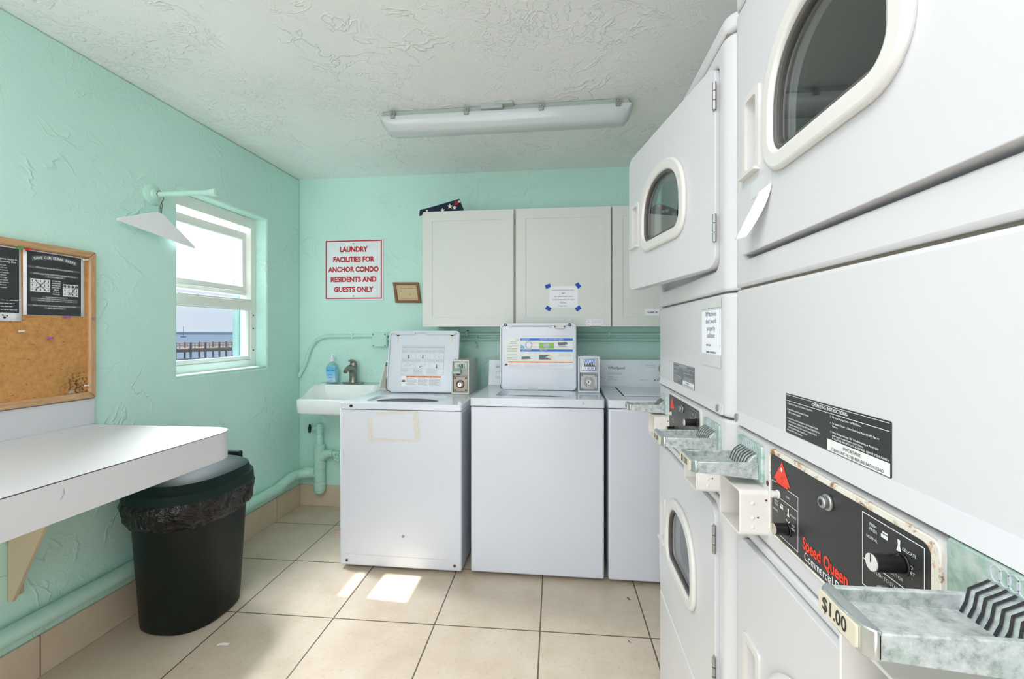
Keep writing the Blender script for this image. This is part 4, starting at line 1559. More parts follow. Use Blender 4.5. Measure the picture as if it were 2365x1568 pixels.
for j in range(5):
    g.words(fl1, u0 + .004, u0 + .05, .142 - j * .0065, .0026, .0006, j, .9 if j < 3 else 0)
    g.words(fl1, u0 + .08, u0 + .145, .142 - j * .0065, .0028, .0006, j + 3, .9)
    g.words(fl1, u0 + .165, u0 + .24, .142 - j * .0065, .0028, .0006, j + 5, .9)
ink('label_drawing', g, 'ink_g', il)
ink('lettering', k_, 'label_grey', il)
warning_label(lid1, fl1, -1.007, .036, -.752, .102, (.12, 0, .335, .66, 1), 3)
ink('deck_print', hinge_print(w1, d1, -.80, 2.69, .889, Frame((0, 2.66, .889), (1, 0, 0), (0, 1, .12))), 'ink_g', d1)

# -- the washer in the middle
w2, b2, d2, f2 = washer('open top-load washer with a blue-banded label inside its lid, in the middle', -.476, .208, 2.29, 2.95, .884, .926, (-.372, .080), 'open')
lid2, fl2 = lid(w2, -.366, .078, 2.60, .931, .388, math.radians(1.0), 'new')
for x in (-.378, .103):
    add('screw', MB().disc(f2.at(0, 0, .004), x, .906, .006, 0, .002, 14), 'steel', d2)


def console(w, x0, x1, y0, y1, z0, z1, txt_x):
    fr = Frame((0, y0, z0), (1, 0, 0), (0, y1 - y0, z1 - z0))
    h = math.hypot(y1 - y0, z1 - z0)
    o = add('console', MB().loft([[V((x0, y0, z0)), V((x1, y0, z0)), V((x1, 2.955, z0)), V((x0, 2.955, z0))],
                                  [V((x0, y1, z1)), V((x1, y1, z1)), V((x1, 2.955, z1)), V((x0, 2.955, z1))]]), simple('console_white', sr(222, 232, 238), .3), w, bevel=.002)
    for v in (.128, .058):
        add('screw', MB().disc(fr, x0 + .013, v, .004, 0, .002, 10), 'steel', o)
    t = MB().text(fr, 'Whirlpool', txt_x, .117, .025, .0006, 'LEFT', .012)
    ink('lettering', t, 'label_grey', o)
    p = MB().text(fr, 'Commercial', txt_x, .134, .006, .0006, 'LEFT')
    for k in range(2):
        p.words(fr, txt_x, txt_x + .085, .086 - k * .008, .0035, .0006, k)
    for k in range(4):
        p.words(fr, txt_x, txt_x + .03 + .03 * (k % 2), .064 - k * .007, .003, .0006, k + 3)
    xk = x1 - .34
    for k in range(2):
        p.words(fr, xk - .06 + k * .01, xk + .0, .135 - k * .012, .0032, .0006, k + 8)
    p.words(fr, xk - .10, xk - .04, .045, .003, .0006, 4)
    ink('small_print', p, 'ink_g', o)
    b = MB()
    for k in range(4):
        b.rect(fr, xk - .012 + k * .018, .042, xk - .002 + k * .018, .047, .0008)
    ink('indicator', b, 'ink_k', o)
    add('cycle_knob', MB().disc(fr, xk + .05, .115, .035, 0, .02, 28), 'grey', o, bevel=.003)


console(w2, -.476, .208, 2.845, 2.88, .926, 1.085, -.43)
coin_box(w2, .086, .206, 2.535, 2.88, .926, 1.130, False)
u0, u1, v0, v1 = -.339, .058, .143, .300
l2 = ink('instruction_label', MB().rect(fl2, u0, v0 + .022, u1, v1, .0005), simple('label_cream', sr(232, 236, 230), .4), lid2)
bx = u0 + .092
bd = MB().rect(fl2, bx, v1 - .014, u1, v1 - .0005, .0009).rect(fl2, bx, v1 - .078, u1, v1 - .065, .0009)
bnd = ink('blue_band', bd, 'blue', l2)
tw = MB()
for i, (t1, t2) in enumerate((('1 ADD DETERGENT', 'Detergent'), ('2 ADD LAUNDRY - DO NOT OVERLOAD', 'Laundry'), ('3 CLOSE LID', 'Fermer'))):
    tw.text(fl2, t1, bx + .004 + i * .108, v1 - .0045, .0058, .0013, 'LEFT', .02)
    tw.text(fl2, t2, bx + .010 + i * .108, v1 - .0105, .0042, .0013, 'LEFT', .02)
for i, (t1, t2) in enumerate((('4 COMPLETE PAYMENT', 'Paiement'), ('5 SELECT CYCLE', 'Programme'))):
    tw.text(fl2, t1, bx + .004 + i * .108, v1 - .069, .0058, .0013, 'LEFT', .02)
    tw.text(fl2, t2, bx + .010 + i * .108, v1 - .075, .0042, .0013, 'LEFT', .02)
ink('lettering', tw, 'ink_w', bnd)
tk = MB()
tk.text(fl2, 'Read All', bx - .040, v1 - .021, .0095, .0009).text(fl2, 'Instructions', bx - .040, v1 - .030, .0095, .0009)
tk.text(fl2, 'Lea con cuidado todas', bx - .046, v1 - .041, .0080, .0009, sx=.95).text(fl2, 'las instrucciones', bx - .046, v1 - .049, .0080, .0009)
for k in range(8):
    tk.words(fl2, u0 + .014, bx - .012, v1 - .060 - k * .0090, .0026, .0009, k, .95)
ink('black_print', tk, 'label_grey', l2)
ink('green_mark', MB().flat(fl2, circ(bx - .018, v1 - .010, .014, 16, .006), .0008), simple('pale_green_ink', sr(190, 220, 180), .5), l2)
gp = MB()
for i in range(3):
    gp.outline(fl2, bx + .002 + i * .108, v1 - .060, bx + .088 + i * .108, v1 - .016, .0006, .0008)
for i in range(2):
    gp.outline(fl2, bx + .002 + i * .108, v1 - .124, bx + .088 + i * .108, v1 - .080, .0006, .0008)
gp.flat(fl2, circ(bx + .050, v1 - .040, .022, 24), .0009)
gp.flat(fl2, [(bx + .224, v1 - .052), (bx + .272, v1 - .052), (bx + .262, v1 - .036), (bx + .228, v1 - .036)], .0009)
for k in range(3):
    gp.words(fl2, bx + .222, bx + .298, v1 - .092 - k * .006, .003, .0009, k)
ink('label_drawing', gp, 'ink_lg', l2)
dk_ = MB().flat(fl2, [(bx + .220, v1 - .024), (bx + .270, v1 - .022), (bx + .276, v1 - .034), (bx + .222, v1 - .042)], .0011)
dk_.flat(fl2, [(bx + .008, v1 - .124), (bx + .064, v1 - .120), (bx + .054, v1 - .106), (bx + .008, v1 - .108)], .0011)
dk_.flat(fl2, [(bx + .110, v1 - .124), (bx + .182, v1 - .124), (bx + .172, v1 - .096), (bx + .110, v1 - .098)], .0011)
ink('dark_panel_drawing', dk_, 'label_grey', l2)
ink('tub_drawing', MB().flat(fl2, circ(bx + .050, v1 - .040, .014, 20, .018), .0012), 'paper', l2)
ink('green_field', MB().rect(fl2, bx + .110, v1 - .060, bx + .196, v1 - .028, .0010), 'green', l2)
ink('laundry_drawing', MB().flat(fl2, circ(bx + .152, v1 - .042, .017, 18, .016), .0013), 'ink_lg', l2)
ink('splash_drawing', MB().flat(fl2, [(bx + .001, v1 - .062), (bx + .030, v1 - .060), (bx + .020, v1 - .046), (bx + .010, v1 - .038), (bx + .001, v1 - .044)], .0012), 'skyblue', l2)
ink('hand_drawing', MB().flat(fl2, [(bx + .144, v1 - .114), (bx + .165, v1 - .100), (bx + .186, v1 - .096), (bx + .192, v1 - .112), (bx + .176, v1 - .122), (bx + .158, v1 - .112)], .0014), simple('hand_ink', sr(238, 220, 206), .5), l2)
warning_label(lid2, fl2, u0 - .004, v0 - .018, u1 + .001, v0 + .021, (.06, 0, .25, .62, 1), 5)
ink('deck_print', hinge_print(w2, d2, -.14, 2.60, .927, Frame((0, 2.575, .927), (1, 0, 0), (0, 1, .12))), 'ink_g', d2)

# -- the washer half behind the dryers
w3, b3, d3, f3 = washer('white top-load washer with a closed lid, at the right behind the dryers', .229, .915, 2.29, 2.95, .884, .926, (.325, .77), 'closed')
console(w3, .229, .915, 2.845, 2.88, .926, 1.092, .283)

# ------------------------------------------------------------------ stacked dryers
FX, DW, DB = .338, .692, 1.05


def plan(y0, y1, r=.040, n=9):
    pts = []
    for i in range(n + 1):
        a = math.radians(180 + 90 * i / n)
        pts.append((FX + r + r * math.cos(a), y0 + r + r * math.sin(a)))
    pts += [(DB, y0), (DB, y1)]
    for i in range(n + 1):
        a = math.radians(90 + 90 * i / n)
        pts.append((FX + r + r * math.cos(a), y1 - r + r * math.sin(a)))
    return pts


def dshape(cu, zb, k=0.0):
    """Window outline of a dryer door: flat bottom with rounded corners, arched top."""
    w, b, t, sd = .126 + k, zb + .133 - k, zb + .306 + k, zb + .195
    r = .032 + k
    pts = []
    for i in range(7):
        a = math.radians(-90 + 90 * i / 6)
        pts.append((cu + w - r + r * math.cos(a), b + r + r * math.sin(a)))
    for i in range(25):
        a = PI * i / 24
        e = .86
        c_, s_ = math.cos(a), math.sin(a)
        pts.append((cu + w * math.copysign(abs(c_) ** e, c_), sd + (t - sd) * abs(s_) ** e))
    for i in range(7):
        a = math.radians(180 + 90 * i / 6)
        pts.append((cu - w + r + r * math.cos(a), b + r + r * math.sin(a)))
    return pts


def dryer_door(st, fd, zb, pivot=None, ang=0.0):
    u0, u1, h = DW - .630, DW - .065, .443
    cu = DW - .353
    hu0, hu1, hz0, hz1 = DW - .588, DW - .545, zb + .146, zb + .268
    mb = MB().prism(fd, rrect(u0, zb, u1, zb + h, .030), -.024, .008, dshape(cu, zb, .004))
    d = add('door', mb, 'ivory', st, bevel=.005, seg=3, origin=pivot)
    cut(d, [MB().plate(fd, hu0, hz0, hu1, hz1, -.014, .02, .008)])
    add('handle_recess', MB().plate(fd, hu0 - .002, hz0 - .002, hu1 + .002, hz1 + .002, -.0155, -.0135), 'recess', d)
    hb = MB().prism(fd, rrect(hu0 - .012, hz0 - .012, hu1 + .012, hz1 + .012, .008), .007, .012, rrect(hu0, hz0, hu1, hz1, .008))
    hb.loft([[fd.p(u, v, .008) for u, v in ((hu0 - .016, hz0 - .013), (hu1 + .010, hz0 - .013), (hu1 + .010, hz0 - .006), (hu0 - .016, hz0 - .006))],
             [fd.p(u, v, .019) for u, v in ((hu0 - .016, hz0 - .012), (hu1 + .010, hz0 - .012), (hu1 + .010, hz0 - .008), (hu0 - .016, hz0 - .008))]])
    add('handle_bezel', hb, 'bezel', d, bevel=.003, seg=3)
    bz = MB().prism(fd, dshape(cu, zb, .030), .006, .019, dshape(cu, zb, 0))
    add('window_bezel', bz, 'bezel', d, bevel=.006, seg=3)
    add('window_seal', MB().prism(fd, dshape(cu, zb, .001), -.006, .012, dshape(cu, zb, -.007)), 'seal', d, bevel=.002)
    add('window_glass', MB().prism(fd, dshape(cu, zb, -.004), .002, .006), 'tint', d)
    for z in (zb + .054, zb + .341):
        hg_ = MB().plate(fd, u1 - .006, z, u1 + .004, z + .062, .008, .0095)
        for k in range(3):
            p = fd.p(u1 + .003, z + .001 + k * .0205, .011)
            hg_.cyl(p, p + V((0, 0, .0185)), .0042, 10)
        add('hinge', hg_, 'steel', d)
    return d


def dryer_stack(label, Y0, near):
    st = thing('dryer_stack', label, 'clothes dryer', ((FX + DB) / 2, Y0 + DW / 2, 0), 'stacked coin dryers')
    fd = Frame((FX, Y0 + DW, 0), (0, -1, 0), (0, 0, 1))
    FP_ = Frame((0, 0, 0), (1, 0, 0), (0, 1, 0))
    pl = plan(Y0 + .0015, Y0 + DW - .0015)
    for z0_, z1_, dx_ in ((.36, .38, .012), (.900, .920, .010), (1.08, 1.095, .010), (1.345, 1.36, .010), (1.88, 1.90, .006)):
        add('seam_backing', MB().prism(FP_, [(FX + dx_, Y0 + .03), (DB - .01, Y0 + .03), (DB - .01, Y0 + DW - .03), (FX + dx_, Y0 + DW - .03)], z0_, z1_), 'seamback', st)
    add('kick_panel', MB().prism(FP_, pl, .0, .368), 'ivory', st, bevel=.005, seg=3)
    lo = add('lower_front_panel', MB().prism(FP_, pl, .372, .907), 'ivory', st, bevel=.005, seg=3)
    ctl = add('control_housing', MB().prism(FP_, pl, .912, 1.0845), 'ivory', st, bevel=.006, seg=3)
    acc = add('access_panel', MB().prism(FP_, pl, 1.0895, 1.3495), 'ivory', st, bevel=.006, seg=3)
    upn = add('upper_front_panel', MB().prism(FP_, pl, 1.354, 1.886), 'ivory', st, bevel=.006, seg=3)
    add('top_cap', MB().prism(FP_, pl, 1.893, 1.932), 'ivory', st, bevel=.012, seg=4)
    for pnl, zb in ((lo, .443), (upn, 1.408)):
        cu = DW - .353
        cut(pnl, [MB().plate(fd, DW - .634, zb - .004, DW - .061, zb + .447, -.028, .05, .033),
                  MB().disc(fd, cu, zb + .215, .185, -.52, -.01, 40)])
        dm = MB()
        ring = lambda r, d: [fd.p(cu + r * math.cos(2 * PI * i / 40), zb + .215 + r * math.sin(2 * PI * i / 40), d) for i in range(40)]
        dm.loft([ring(.184, -.028), ring(.184, -.50), ring(.05, -.515)], False, True)
        add('drum', dm, 'drum', pnl)
    dryer_door(st, fd, .445)
    if near:
        dryer_door(st, fd, 1.410)
    else:
        dryer_door(st, fd, 1.410, pivot=(FX - .004, Y0 + .065, 0)).rotation_euler = (0, 0, math.radians(10.5))
    # screws along the lip of the access panel
    for u in (.045, DW - .060):
        add('screw', MB().disc(fd, u, 1.103, .008, 0.003, .006, 14), 'steel', acc)
    add('panel_lip', MB().loft([[fd.p(u, v, d_) for u, v, d_ in ((.035, 1.093, .0), (DW - .035, 1.093, .0), (DW - .035, 1.093, .006), (.035, 1.093, .006))],
                                [fd.p(u, v, d_) for u, v, d_ in ((.035, 1.116, .0), (DW - .035, 1.116, .0), (DW - .035, 1.116, .0006), (.035, 1.116, .0006))]]), 'ivory', acc)
    # instruction label
    a0, a1, z0, z1 = DW - .462, DW - .243, 1.117, 1.176
    il_ = add('instruction_label', MB().plate(fd, a0, z0, a1, z1, .0, .0007, .002), 'label_dark' if near else 'label_grey', acc)
    t = MB().text(fd, '-OPERATING INSTRUCTIONS-', (a0 + a1) / 2, z1 - .006, .0062, .0011, bold=.02, sx=.95)
    t.line(fd, (a0 + .002, z1 - .0105), (a1 - .002, z1 - .0105), .0007, .0011)
    t.line(fd, (a0 + .002, z1 - .002), (a1 - .002, z1 - .002), .0006, .0011)
    am = (a0 + a1) / 2
    L1 = ['1. Open Dryer Door, Load Clothes, Close Door.', None, '2. Select Fabric and Temperature Settings', '    OR Turn Fabric Selector.', None, '3. Insert Coins or Card as Required. Use Additional Coins', '    or Card for more Drying Time. OR Turn TIMER KNOB to', '    obtain desired Drying Time. Last 5-7 minutes of Cycle', '    is COOL DOWN (No Heat) Period.', '4. Push START Pad or Button.']
    L2 = ['5. To Stop Drying Cycle - OPEN Door.', None, '6. To Restart Dryer - Close Door and Push START Pad or', '    Button.', None, '7. When Display Indicates "00" Time Remaining or Panel Light', '    goes out, Remove Clothes from Dryer.', '    IF CLOTHES ARE NOT DRY AS DESIRED, REPEAT STEPS 3 AND 4']
    for L, ub, ue, dv in ((L1, a0 + .004, am - .008, .0044), (L2, am + .004, a1 - .002, .0038)):
        for k, s_ in enumerate(L):
            if s_:
                wd = (ue - ub) * min(1.0, len(s_) / 56)
                t.text(fd, s_, ub, z1 - .0145 - k * dv, .0033, .0011, 'LEFT', .015, sx=wd / (len(s_) * .0033 * .50))
    ink('lettering', t, 'ink_w', il_)
    wb = ink('white_box', MB().rect(fd, a1 - .112, z0 + .001, a1 - .001, z0 + .0155, .0012), 'ink_w', il_)
    ink('box_lettering', MB().text(fd, 'IMPORTANT:', a1 - .062, z0 + .0105, .0058, .0016).text(fd, 'CLEAN LINT FILTER BEFORE EACH LOAD', a1 - .0565, z0 + .0042, .0052, .0016, sx=.98), 'ink_k', wb)
    # black control panel
    c0, c1, k0, k1 = DW - .510, DW - .190, .946, 1.073
    tr = MB().prism(fd, rrect(c0 - .002, k0 - .003, c1 + .011, k1 + .008, .012), -.002, .0035, rrect(c0, k0, c1, k1, .010))
    add('panel_trim', tr, 'rustrim' if near else 'bezel', ctl, bevel=.001)
    cp_ = add('control_panel', MB().plate(fd, c0 - .0005, k0 - .0005, c1 + .0005, k1 + .0005, 0, .0018, .010), 'panel', ctl)
    e = .0022
    ink('arrow_mark', MB().flat(fd, [(c0 + .012, 1.036), (c0 + .020, 1.036), (c0 + .020, 1.030), (c0 + .056, 1.030), (c0 + .056, 1.036), (c0 + .064, 1.036), (c0 + .038, 1.068)], e), 'red', cp_)
    rd = MB()
    rd.text(fd, 'Speed Queen', c0 + .098, .972, .0225, e, 'LEFT', .03, .82)
    ink('red_lettering', rd, 'red', cp_)
    ow = MB()
    ow.outline(fd, c0 + .004, .952, c0 + .086, 1.031, .0010, e)
    ow.line(fd, (c0 + .004, 1.010), (c0 + .086, 1.010), .0010, e)
    ow.text(fd, 'Commercial Dryer', c0 + .102, .9555, .0165, e, 'LEFT', .005, .82)
    r0 = c0 + .224
    ow.outline(fd, r0, .985, r0 + .088, 1.067, .0010, e)
    ow.line(fd, (r0, 1.015), (r0 + .088, 1.015), .0010, e)
    for bu in (c0 + .006, r0 + .004):
        dz = 0 if bu > c0 + .1 else -.056
        ow.text(fd, 'PERM', bu + .008, 1.0575 + dz, .0048, e, 'LEFT').text(fd, 'PRESS', bu + .008, 1.0525 + dz, .0048, e, 'LEFT')
        ow.rect(fd, bu + .026, 1.0515 + dz, bu + .036, 1.0555 + dz, e).rect(fd, bu + .028, 1.0565 + dz, bu + .036, 1.0585 + dz, e)
        ow.text(fd, 'NORMAL', bu + .003, 1.043 + dz, .0044, e, 'LEFT')
        ow.text(fd, 'DELICATE', bu + .056, 1.053 + dz, .0044, e, 'LEFT', 0, .9)
        ow.flat(fd, [(bu + .048, 1.048 + dz), (bu + .055, 1.048 + dz), (bu + .053, 1.054 + dz), (bu + .0535, 1.060 + dz), (bu + .0495, 1.060 + dz), (bu + .050, 1.054 + dz)], e)
        ow.text(fd, 'NO', bu + .062, 1.040 + dz, .0048, e, 'LEFT').text(fd, 'HEAT', bu + .060, 1.0345 + dz, .0048, e, 'LEFT')
        ow.line(fd, (bu + .046, 1.033 + dz), (bu + .056, 1.042 + dz), .0016, e).line(fd, (bu + .046, 1.042 + dz), (bu + .056, 1.033 + dz), .0016, e).line(fd, (bu + .046, 1.0325 + dz), (bu + .057, 1.0325 + dz), .0016, e)
        ow.text(fd, 'FABRIC SELECTOR', bu + .016, 1.0215 + dz, .0050, e, 'LEFT')
    ow.text(fd, 'START', c0 + .050, 1.0195, .0042, e, 'LEFT')
    ow.text(fd, 'PUSH TO START', r0 + .020, 1.009, .0052, e, 'LEFT')
    ow.flat(fd, circ(c0 + .038, 1.056, .0032, 14), e + .0006)
    ink('white_lettering', ow, 'ink_g' if not near else 'ink_w', cp_)
    ink('arrow_print', MB().text(fd, '1', c0 + .040, 1.0365, .007, e + .0006).text(fd, 'PAY', c0 + .040, 1.0435, .0035, e + .0006), 'ink_k', cp_)

    def knob(name, u, z, r, l, mat, cap=None):
        o_ = add(name, MB().disc(fd, u, z, r * 1.25, .0015, .004, 20).disc(fd, u, z, r, .004, l, 20), mat, cp_, bevel=.0008)
        if cap:
            add('knob_cap', MB().disc(fd, u, z, r * .94, l, l + .0012, 20), cap, o_)
            ink('pointer', MB().rect(fd, u - .0006, z, u + .0006, z + r, l + .0016), 'ink_k', o_)
        return o_

    knob('start_button', c0 + .026, 1.014, .0055, .012, 'bezel')
    knob('selector_knob', c0 + .056, .972, .0088, .022, 'black', 'rustpart' if near else 'grey')
    knob('selector_knob', c0 + .284, 1.038, .0090, .030, 'black', 'bezel')
    lk = add('panel_lock', MB().disc(fd, c0 + .160, 1.052, .0105, .0015, .006, 22).disc(fd, c0 + .160, 1.052, .0075, .006, .012, 22), 'steel', cp_, bevel=.0015)
    ink('keyhole', MB().flat(fd, circ(c0 + .160, 1.052, .0038, 14), .0124), 'ink_k', lk)
    add('push_button', MB().disc(fd, r0 + .040, .998, .0065, .0015, .010, 18), 'steel', cp_, bevel=.001)
    return st, fd, ctl


def coin_slide(st, y0, y1, xf, zt, near, far_margin=.010):
    """Metal coin tray standing out of its faceplate, price on its end."""
    xb = FX - .006
    fp = Frame((xb, y1, 0), (0, -1, 0), (0, 0, 1))
    w = y1 - y0
    zp0, zp1 = zt - .031, zt + .031
    cs = add('coin_slide', MB().plate(fp, -far_margin, zp0, w + .010, zp1, -.008, 0, .004), 'verd', st, bevel=.002, label='green-tarnished metal coin slide')
    # slot block with the zigzag slits
    prof = [(xb, zt - .014), (xb - .020, zt - .014), (xb - .018, zt - .002), (xb - .006, zt + .012), (xb, zt + .014)]
    add('slot_block', MB().loft([[V((x, y0 + .004, z)) for x, z in prof], [V((x, y1 - .004, z)) for x, z in prof]]), 'galv', cs, bevel=.001)
    zz = MB()
    nz = 7
    for k in range(nz):
        yk = y1 - .010 - (w - .020) * k / (nz - 1)
        pts = [(xb - .0012, zt + .0155, 0), (xb - .0068, zt + .0125, 0), (xb - .0125, zt + .006, .004), (xb - .0187, zt - .002, -.001), (xb - .0207, zt - .013, .002)]
        for a, b in zip(pts, pts[1:]):
            zz.face([(a[0] - .0004, yk + a[2] - .0014, a[1]), (a[0] - .0004, yk + a[2] + .0014, a[1]), (b[0] - .0004, yk + b[2] + .0014, b[1]), (b[0] - .0004, yk + b[2] - .0014, b[1])])
    add('coin_slits', zz, 'ink_k', cs, recalc=False)
    for k in range(6):
        u = .010 + (w - .020) * (k + .5) / 6
        el_ = MB().prism(fp, circ(u, zt + .0225, .0048, 16, .0068), 0, .0006, circ(u, zt + .0225, .0040, 16, .0060))
        add('coin_outline', el_, 'ink_lg', cs)
    # tray
    fs = [(xb, zt + .001), (xb, zt - .028), (xf, zt - .019), (xf, zt)]
    tr = MB()
    for ya, yb_ in ((y0, y0 + .0055), (y1 - .0055, y1)):
        tr.loft([[V((x, ya, z)) for x, z in fs], [V((x, yb_, z)) for x, z in fs]])
    tr.loft([[V((x, y0 + .003, z)) for x, z in ((xb, zt - .012), (xb, zt - .027), (xf, zt - .0185), (xf, zt - .010))],
             [V((x, y1 - .003, z)) for x, z in ((xb, zt - .012), (xb, zt - .027), (xf, zt - .0185), (xf, zt - .010))]])
    tray = add('coin_tray', tr, 'galv', cs, bevel=.0012)
    # chromed end with the price
    pts = [(xf - .001, y0), (xf - .0065, y0 + .006), (xf - .008, (y0 + y1) / 2), (xf - .0065, y1 - .006), (xf - .001, y1), (xf + .003, y1), (xf + .003, y0)]
    endp = add('tray_end', MB().prism(Frame((0, 0, 0), (1, 0, 0), (0, 1, 0)), pts, zt - .020, zt + .0015), 'chrome', cs, bevel=.0012)
    fe = Frame((xf - .0088, y1, 0), (0, -1, 0), (0, 0, 1))
    add('price_label', MB().plate(fe, .006, zt - .0175, w - .010, zt - .0015, -.002, 0, .001), 'tan', endp)
    ink('price_lettering', MB().text(fe, '$1.00', w / 2 - .004, zt - .0092, .0155, .0004, bold=.012, sx=1.15 * (w / .08)), 'ink_k', endp)
    return cs


def box_guard(st, y0, y1, xf, z0, z1, rust):
    fp = Frame((FX, y1, 0), (0, -1, 0), (0, 0, 1))
    w, d = y1 - y0, FX - xf
    g_ = add('coin_box_guard', MB().prism(fp, rrect(0, z0, w, z1, .008), -.002, d, rrect(.0035, z0 + .0035, w - .0035, z1 - .0035, .005)), 'rustbox', st, bevel=.0008)
    add('coin_box_door', MB().plate(fp, .004, z0 + .004, w - .004, z1 - .004, -.001, .006), 'rub' if rust else 'recess', g_)
    fs = Frame((0, y0, 0), (1, 0, 0), (0, 0, 1))
    for z in (.72, .40, .2):
        add('weld_dimple', MB().dome(fs, xf + d * .45, z0 + (z1 - z0) * z, .0032, 0, .0012), 'rustbox', g_)
    ink('rust_spot', MB().flat(fs, circ(xf + d * .62, z0 + (z1 - z0) * .42, .0016, 8), .0006).flat(fs, circ(xf + d * .9, z0 + (z1 - z0) * .8, .002, 8), .0006), 'rub', g_)


sA, fA, cA = dryer_stack('white stacked dryer farther away, next to the washers, with its upper door ajar', .955, False)
coin_slide(sA, 1.510, 1.575, .222, 1.028, False)
coin_slide(sA, 1.010, 1.098, .222, 1.037, False)
box_guard(sA, 1.475, 1.570, .292, .925, .997, False)
box_guard(sA, .998, 1.095, .285, .925, .997, False)
sB, fBn, cB = dryer_stack('white stacked dryer nearest the camera, with rust around its black control panel', .260, True)
coin_slide(sB, .805, .887, .230, 1.044, True)
coin_slide(sB, .336, .398, .217, 1.060, True, .032)
box_guard(sB, .780, .876, .292, .930, 1.006, True)
box_guard(sB, .372, .446, .254, .925, 1.000, True)
rp = MB()
for (u, z, r) in ((DW - .505 - .02, 1.018, .0045), (DW - .182, 1.052, .003)):
    rp.flat(fBn, circ(u, z, r, 12), .0006)
ink('rust_spot', rp, 'rub', cB)

# printed note on the far dryer
mn = thing('machine_note', 'white printed note about broken machines on the far dryer above the dark label', 'note', fA.p(DW - .115, 1.27))
u0, u1 = DW - (1.135 - .955), DW - (1.006 - .955)
add('paper', MB().plate(fA, u0, 1.214, u1, 1.326, .0002, .0009), 'paper', mn)
M['cleartape'] = simple('clear_tape', sr(206, 208, 208), .15)
add('clear_tape', MB().plate(fA, u0 - .012, 1.318, u1 + .004, 1.342, .0010, .0013), 'cleartape', mn)
add('clear_tape', MB().plate(fA, u0 - .008, 1.190, u1 + .002, 1.218, .0010, .0013), 'cleartape', mn)
tx = MB()
um = (u0 + u1) / 2
for k, t_ in enumerate(('If Machines', "don't work", 'properly', 'call/text')):
    tx.text(fA, t_, um + .002, 1.3095 - k * .0165, .0165, .0014, bold=0)
for k in range(2):
    tx.words(fA, um - .03, um + (.0 if k == 0 else .035), 1.238 - k * .016, .006, .0014, k)
tx.line(fA, (u0 + .002, 1.322), (u1 - .002, 1.322), .0012, .0014)
tx.line(fA, (u1 - .002, 1.322), (u1 - .002, 1.235), .0010, .0014)
ink('lettering', tx, simple('grey_blue_ink', sr(116, 122, 146), .5), mn)

# curled note on the near upper door
kn = thing('curled_note', 'curled white note peeling off the near upper dryer door under its handle', 'note', (FX - .01, .80, 1.47))
mb = MB()
nx, ny = 8, 12
g = []
for i in range(nx + 1):
    for j in range(ny + 1):
        s_, t_ = i / nx, j / ny
        y = (.750 + .050 * s_) + .030 * t_ ** 1.5
        z = 1.506 - .002 * s_ - t_ * (.080 - .006 * s_)
        x = FX - .0092 - .027 * t_ ** 1.7 - .006 * math.sin(PI * t_) * s_
        g.append(mb.b.verts.new((x, y, z)))
for i in range(nx):
    for j in range(ny):
        a = i * (ny + 1) + j
        mb.b.faces.new([g[a], g[a + 1], g[a + ny + 2], g[a + ny + 1]])
o = add('paper', mb, 'paper', kn, recalc=False)
m = o.modifiers.new('thick', 'SOLIDIFY')
m.thickness = .0004
add('clear_tape', MB().plate(fBn, DW - (.83 - .26), 1.500, DW - (.75 - .26), 1.530, .0083, .0087), simple('tape_on_door', sr(210, 212, 212), .15), kn)

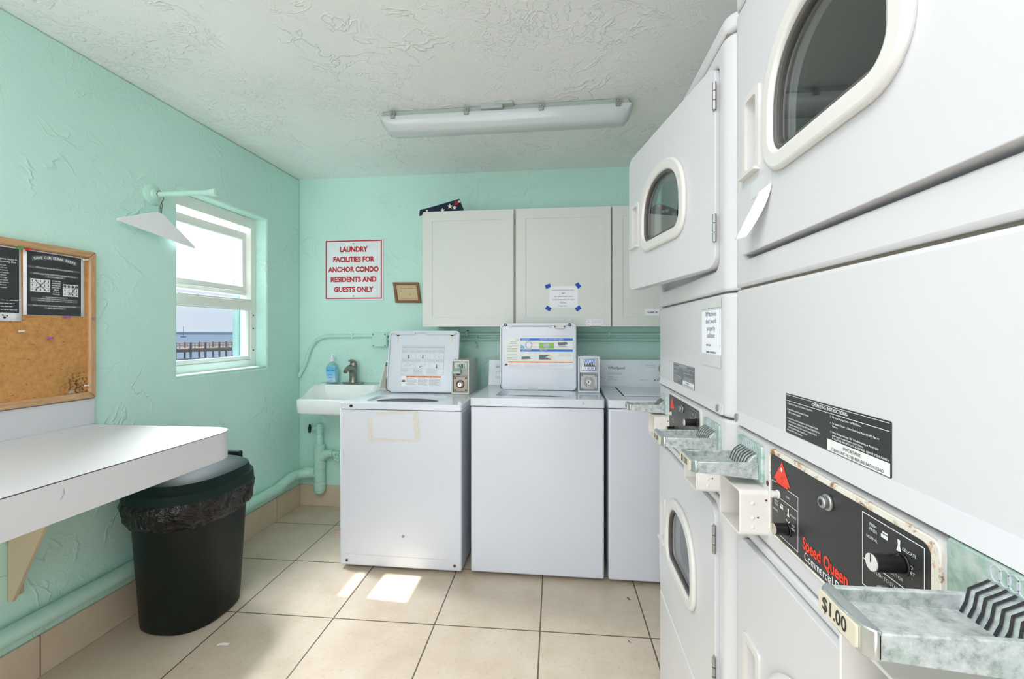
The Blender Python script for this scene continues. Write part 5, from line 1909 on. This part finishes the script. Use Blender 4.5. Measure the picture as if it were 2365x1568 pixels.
# ------------------------------------------------------------------ ceiling light
lt = thing('ceiling_light', 'long sealed fluorescent light with steel clips on the ceiling', 'ceiling light', (-.29, 2.235, ZC))
X0, X1, YA, YB2 = -.918, .330, 2.170, 2.300
add('base', MB().loft([lp(X0 + .008, X1 - .008, YA + .012, YB2 - .012, .012, ZC - .001), lp(X0, X1, YA, YB2, .012, 2.351)]), 'fix', lt, bevel=.002)
add('diffuser', MB().loft([lp(X0 - .006, X1 + .006, YA - .006, YB2 + .006, .014, 2.353), lp(X0 - .006, X1 + .006, YA - .006, YB2 + .006, .014, 2.346),
                           lp(X0 + .006, X1 - .006, YA + .003, YB2 - .003, .022, 2.318), lp(X0 + .022, X1 - .022, YA + .016, YB2 - .016, .03, 2.292),
                           lp(X0 + .040, X1 - .040, YA + .034, YB2 - .034, .03, 2.283)]), 'diff', lt, smooth=50)
for x in (-.848, -.472, -.103, .262):
    add('clip', MB().box((x - .013, YA - .012, 2.345), (x + .013, YA - .006, 2.372)).box((x - .011, YA - .016, 2.338), (x + .011, YA - .004, 2.349)).dome(Frame((x, YA - .012, 2.362), (1, 0, 0), (0, 0, 1)), 0, 0, .006, 0, .006), 'steel', lt, bevel=.001)
add('wiring_cover', MB().box((-.40, YA - .02, 2.358), (-.29, YA + .02, ZC)).box((-.33, YA - .03, 2.372), (-.24, YA + .02, ZC)), 'fix', lt, bevel=.002)

# ------------------------------------------------------------------ small things on the floor
pk = thing('pink_block', 'small pink two-layer block on the floor at the left of the first washer', 'block', (-1.375, 2.68, 0))
add('lower_layer', MB().box((-1.415, 2.655, .0), (-1.30, 2.72, .010)), 'pink', pk, bevel=.001)
add('upper_layer', MB().box((-1.413, 2.657, .0115), (-1.30, 2.718, .022)), 'pink', pk, bevel=.001)
tag(add('paper_scrap', MB().prism(Frame((-1.37, 1.672, .0005), (1, .2, 0), (-.2, 1, 0)), [(-.022, -.006), (-.005, -.003), (.02, -.008), (.024, .004), (.0, .007), (-.018, .004)], 0, .001), 'paper'), 'small white paper scrap on the floor tiles in front of the bin', 'scrap')
for nm, (x, y), lb in (('lint_tuft', (.308, 2.173), 'dark tuft of lint on the floor just in front of the right washer'), ('lint_tuft', (.267, 1.865), 'dark curl of lint on the floor beside the dryer base')):
    r = random.Random(int(x * 1e4))
    p = [V((x + r.uniform(-.012, .012), y + r.uniform(-.014, .014), .002 + .003 * r.random())) for _ in range(6)]
    tag(add(nm, MB().tube(p, .0012, 5), 'label_grey'), lb, 'lint', 'lint on the floor')
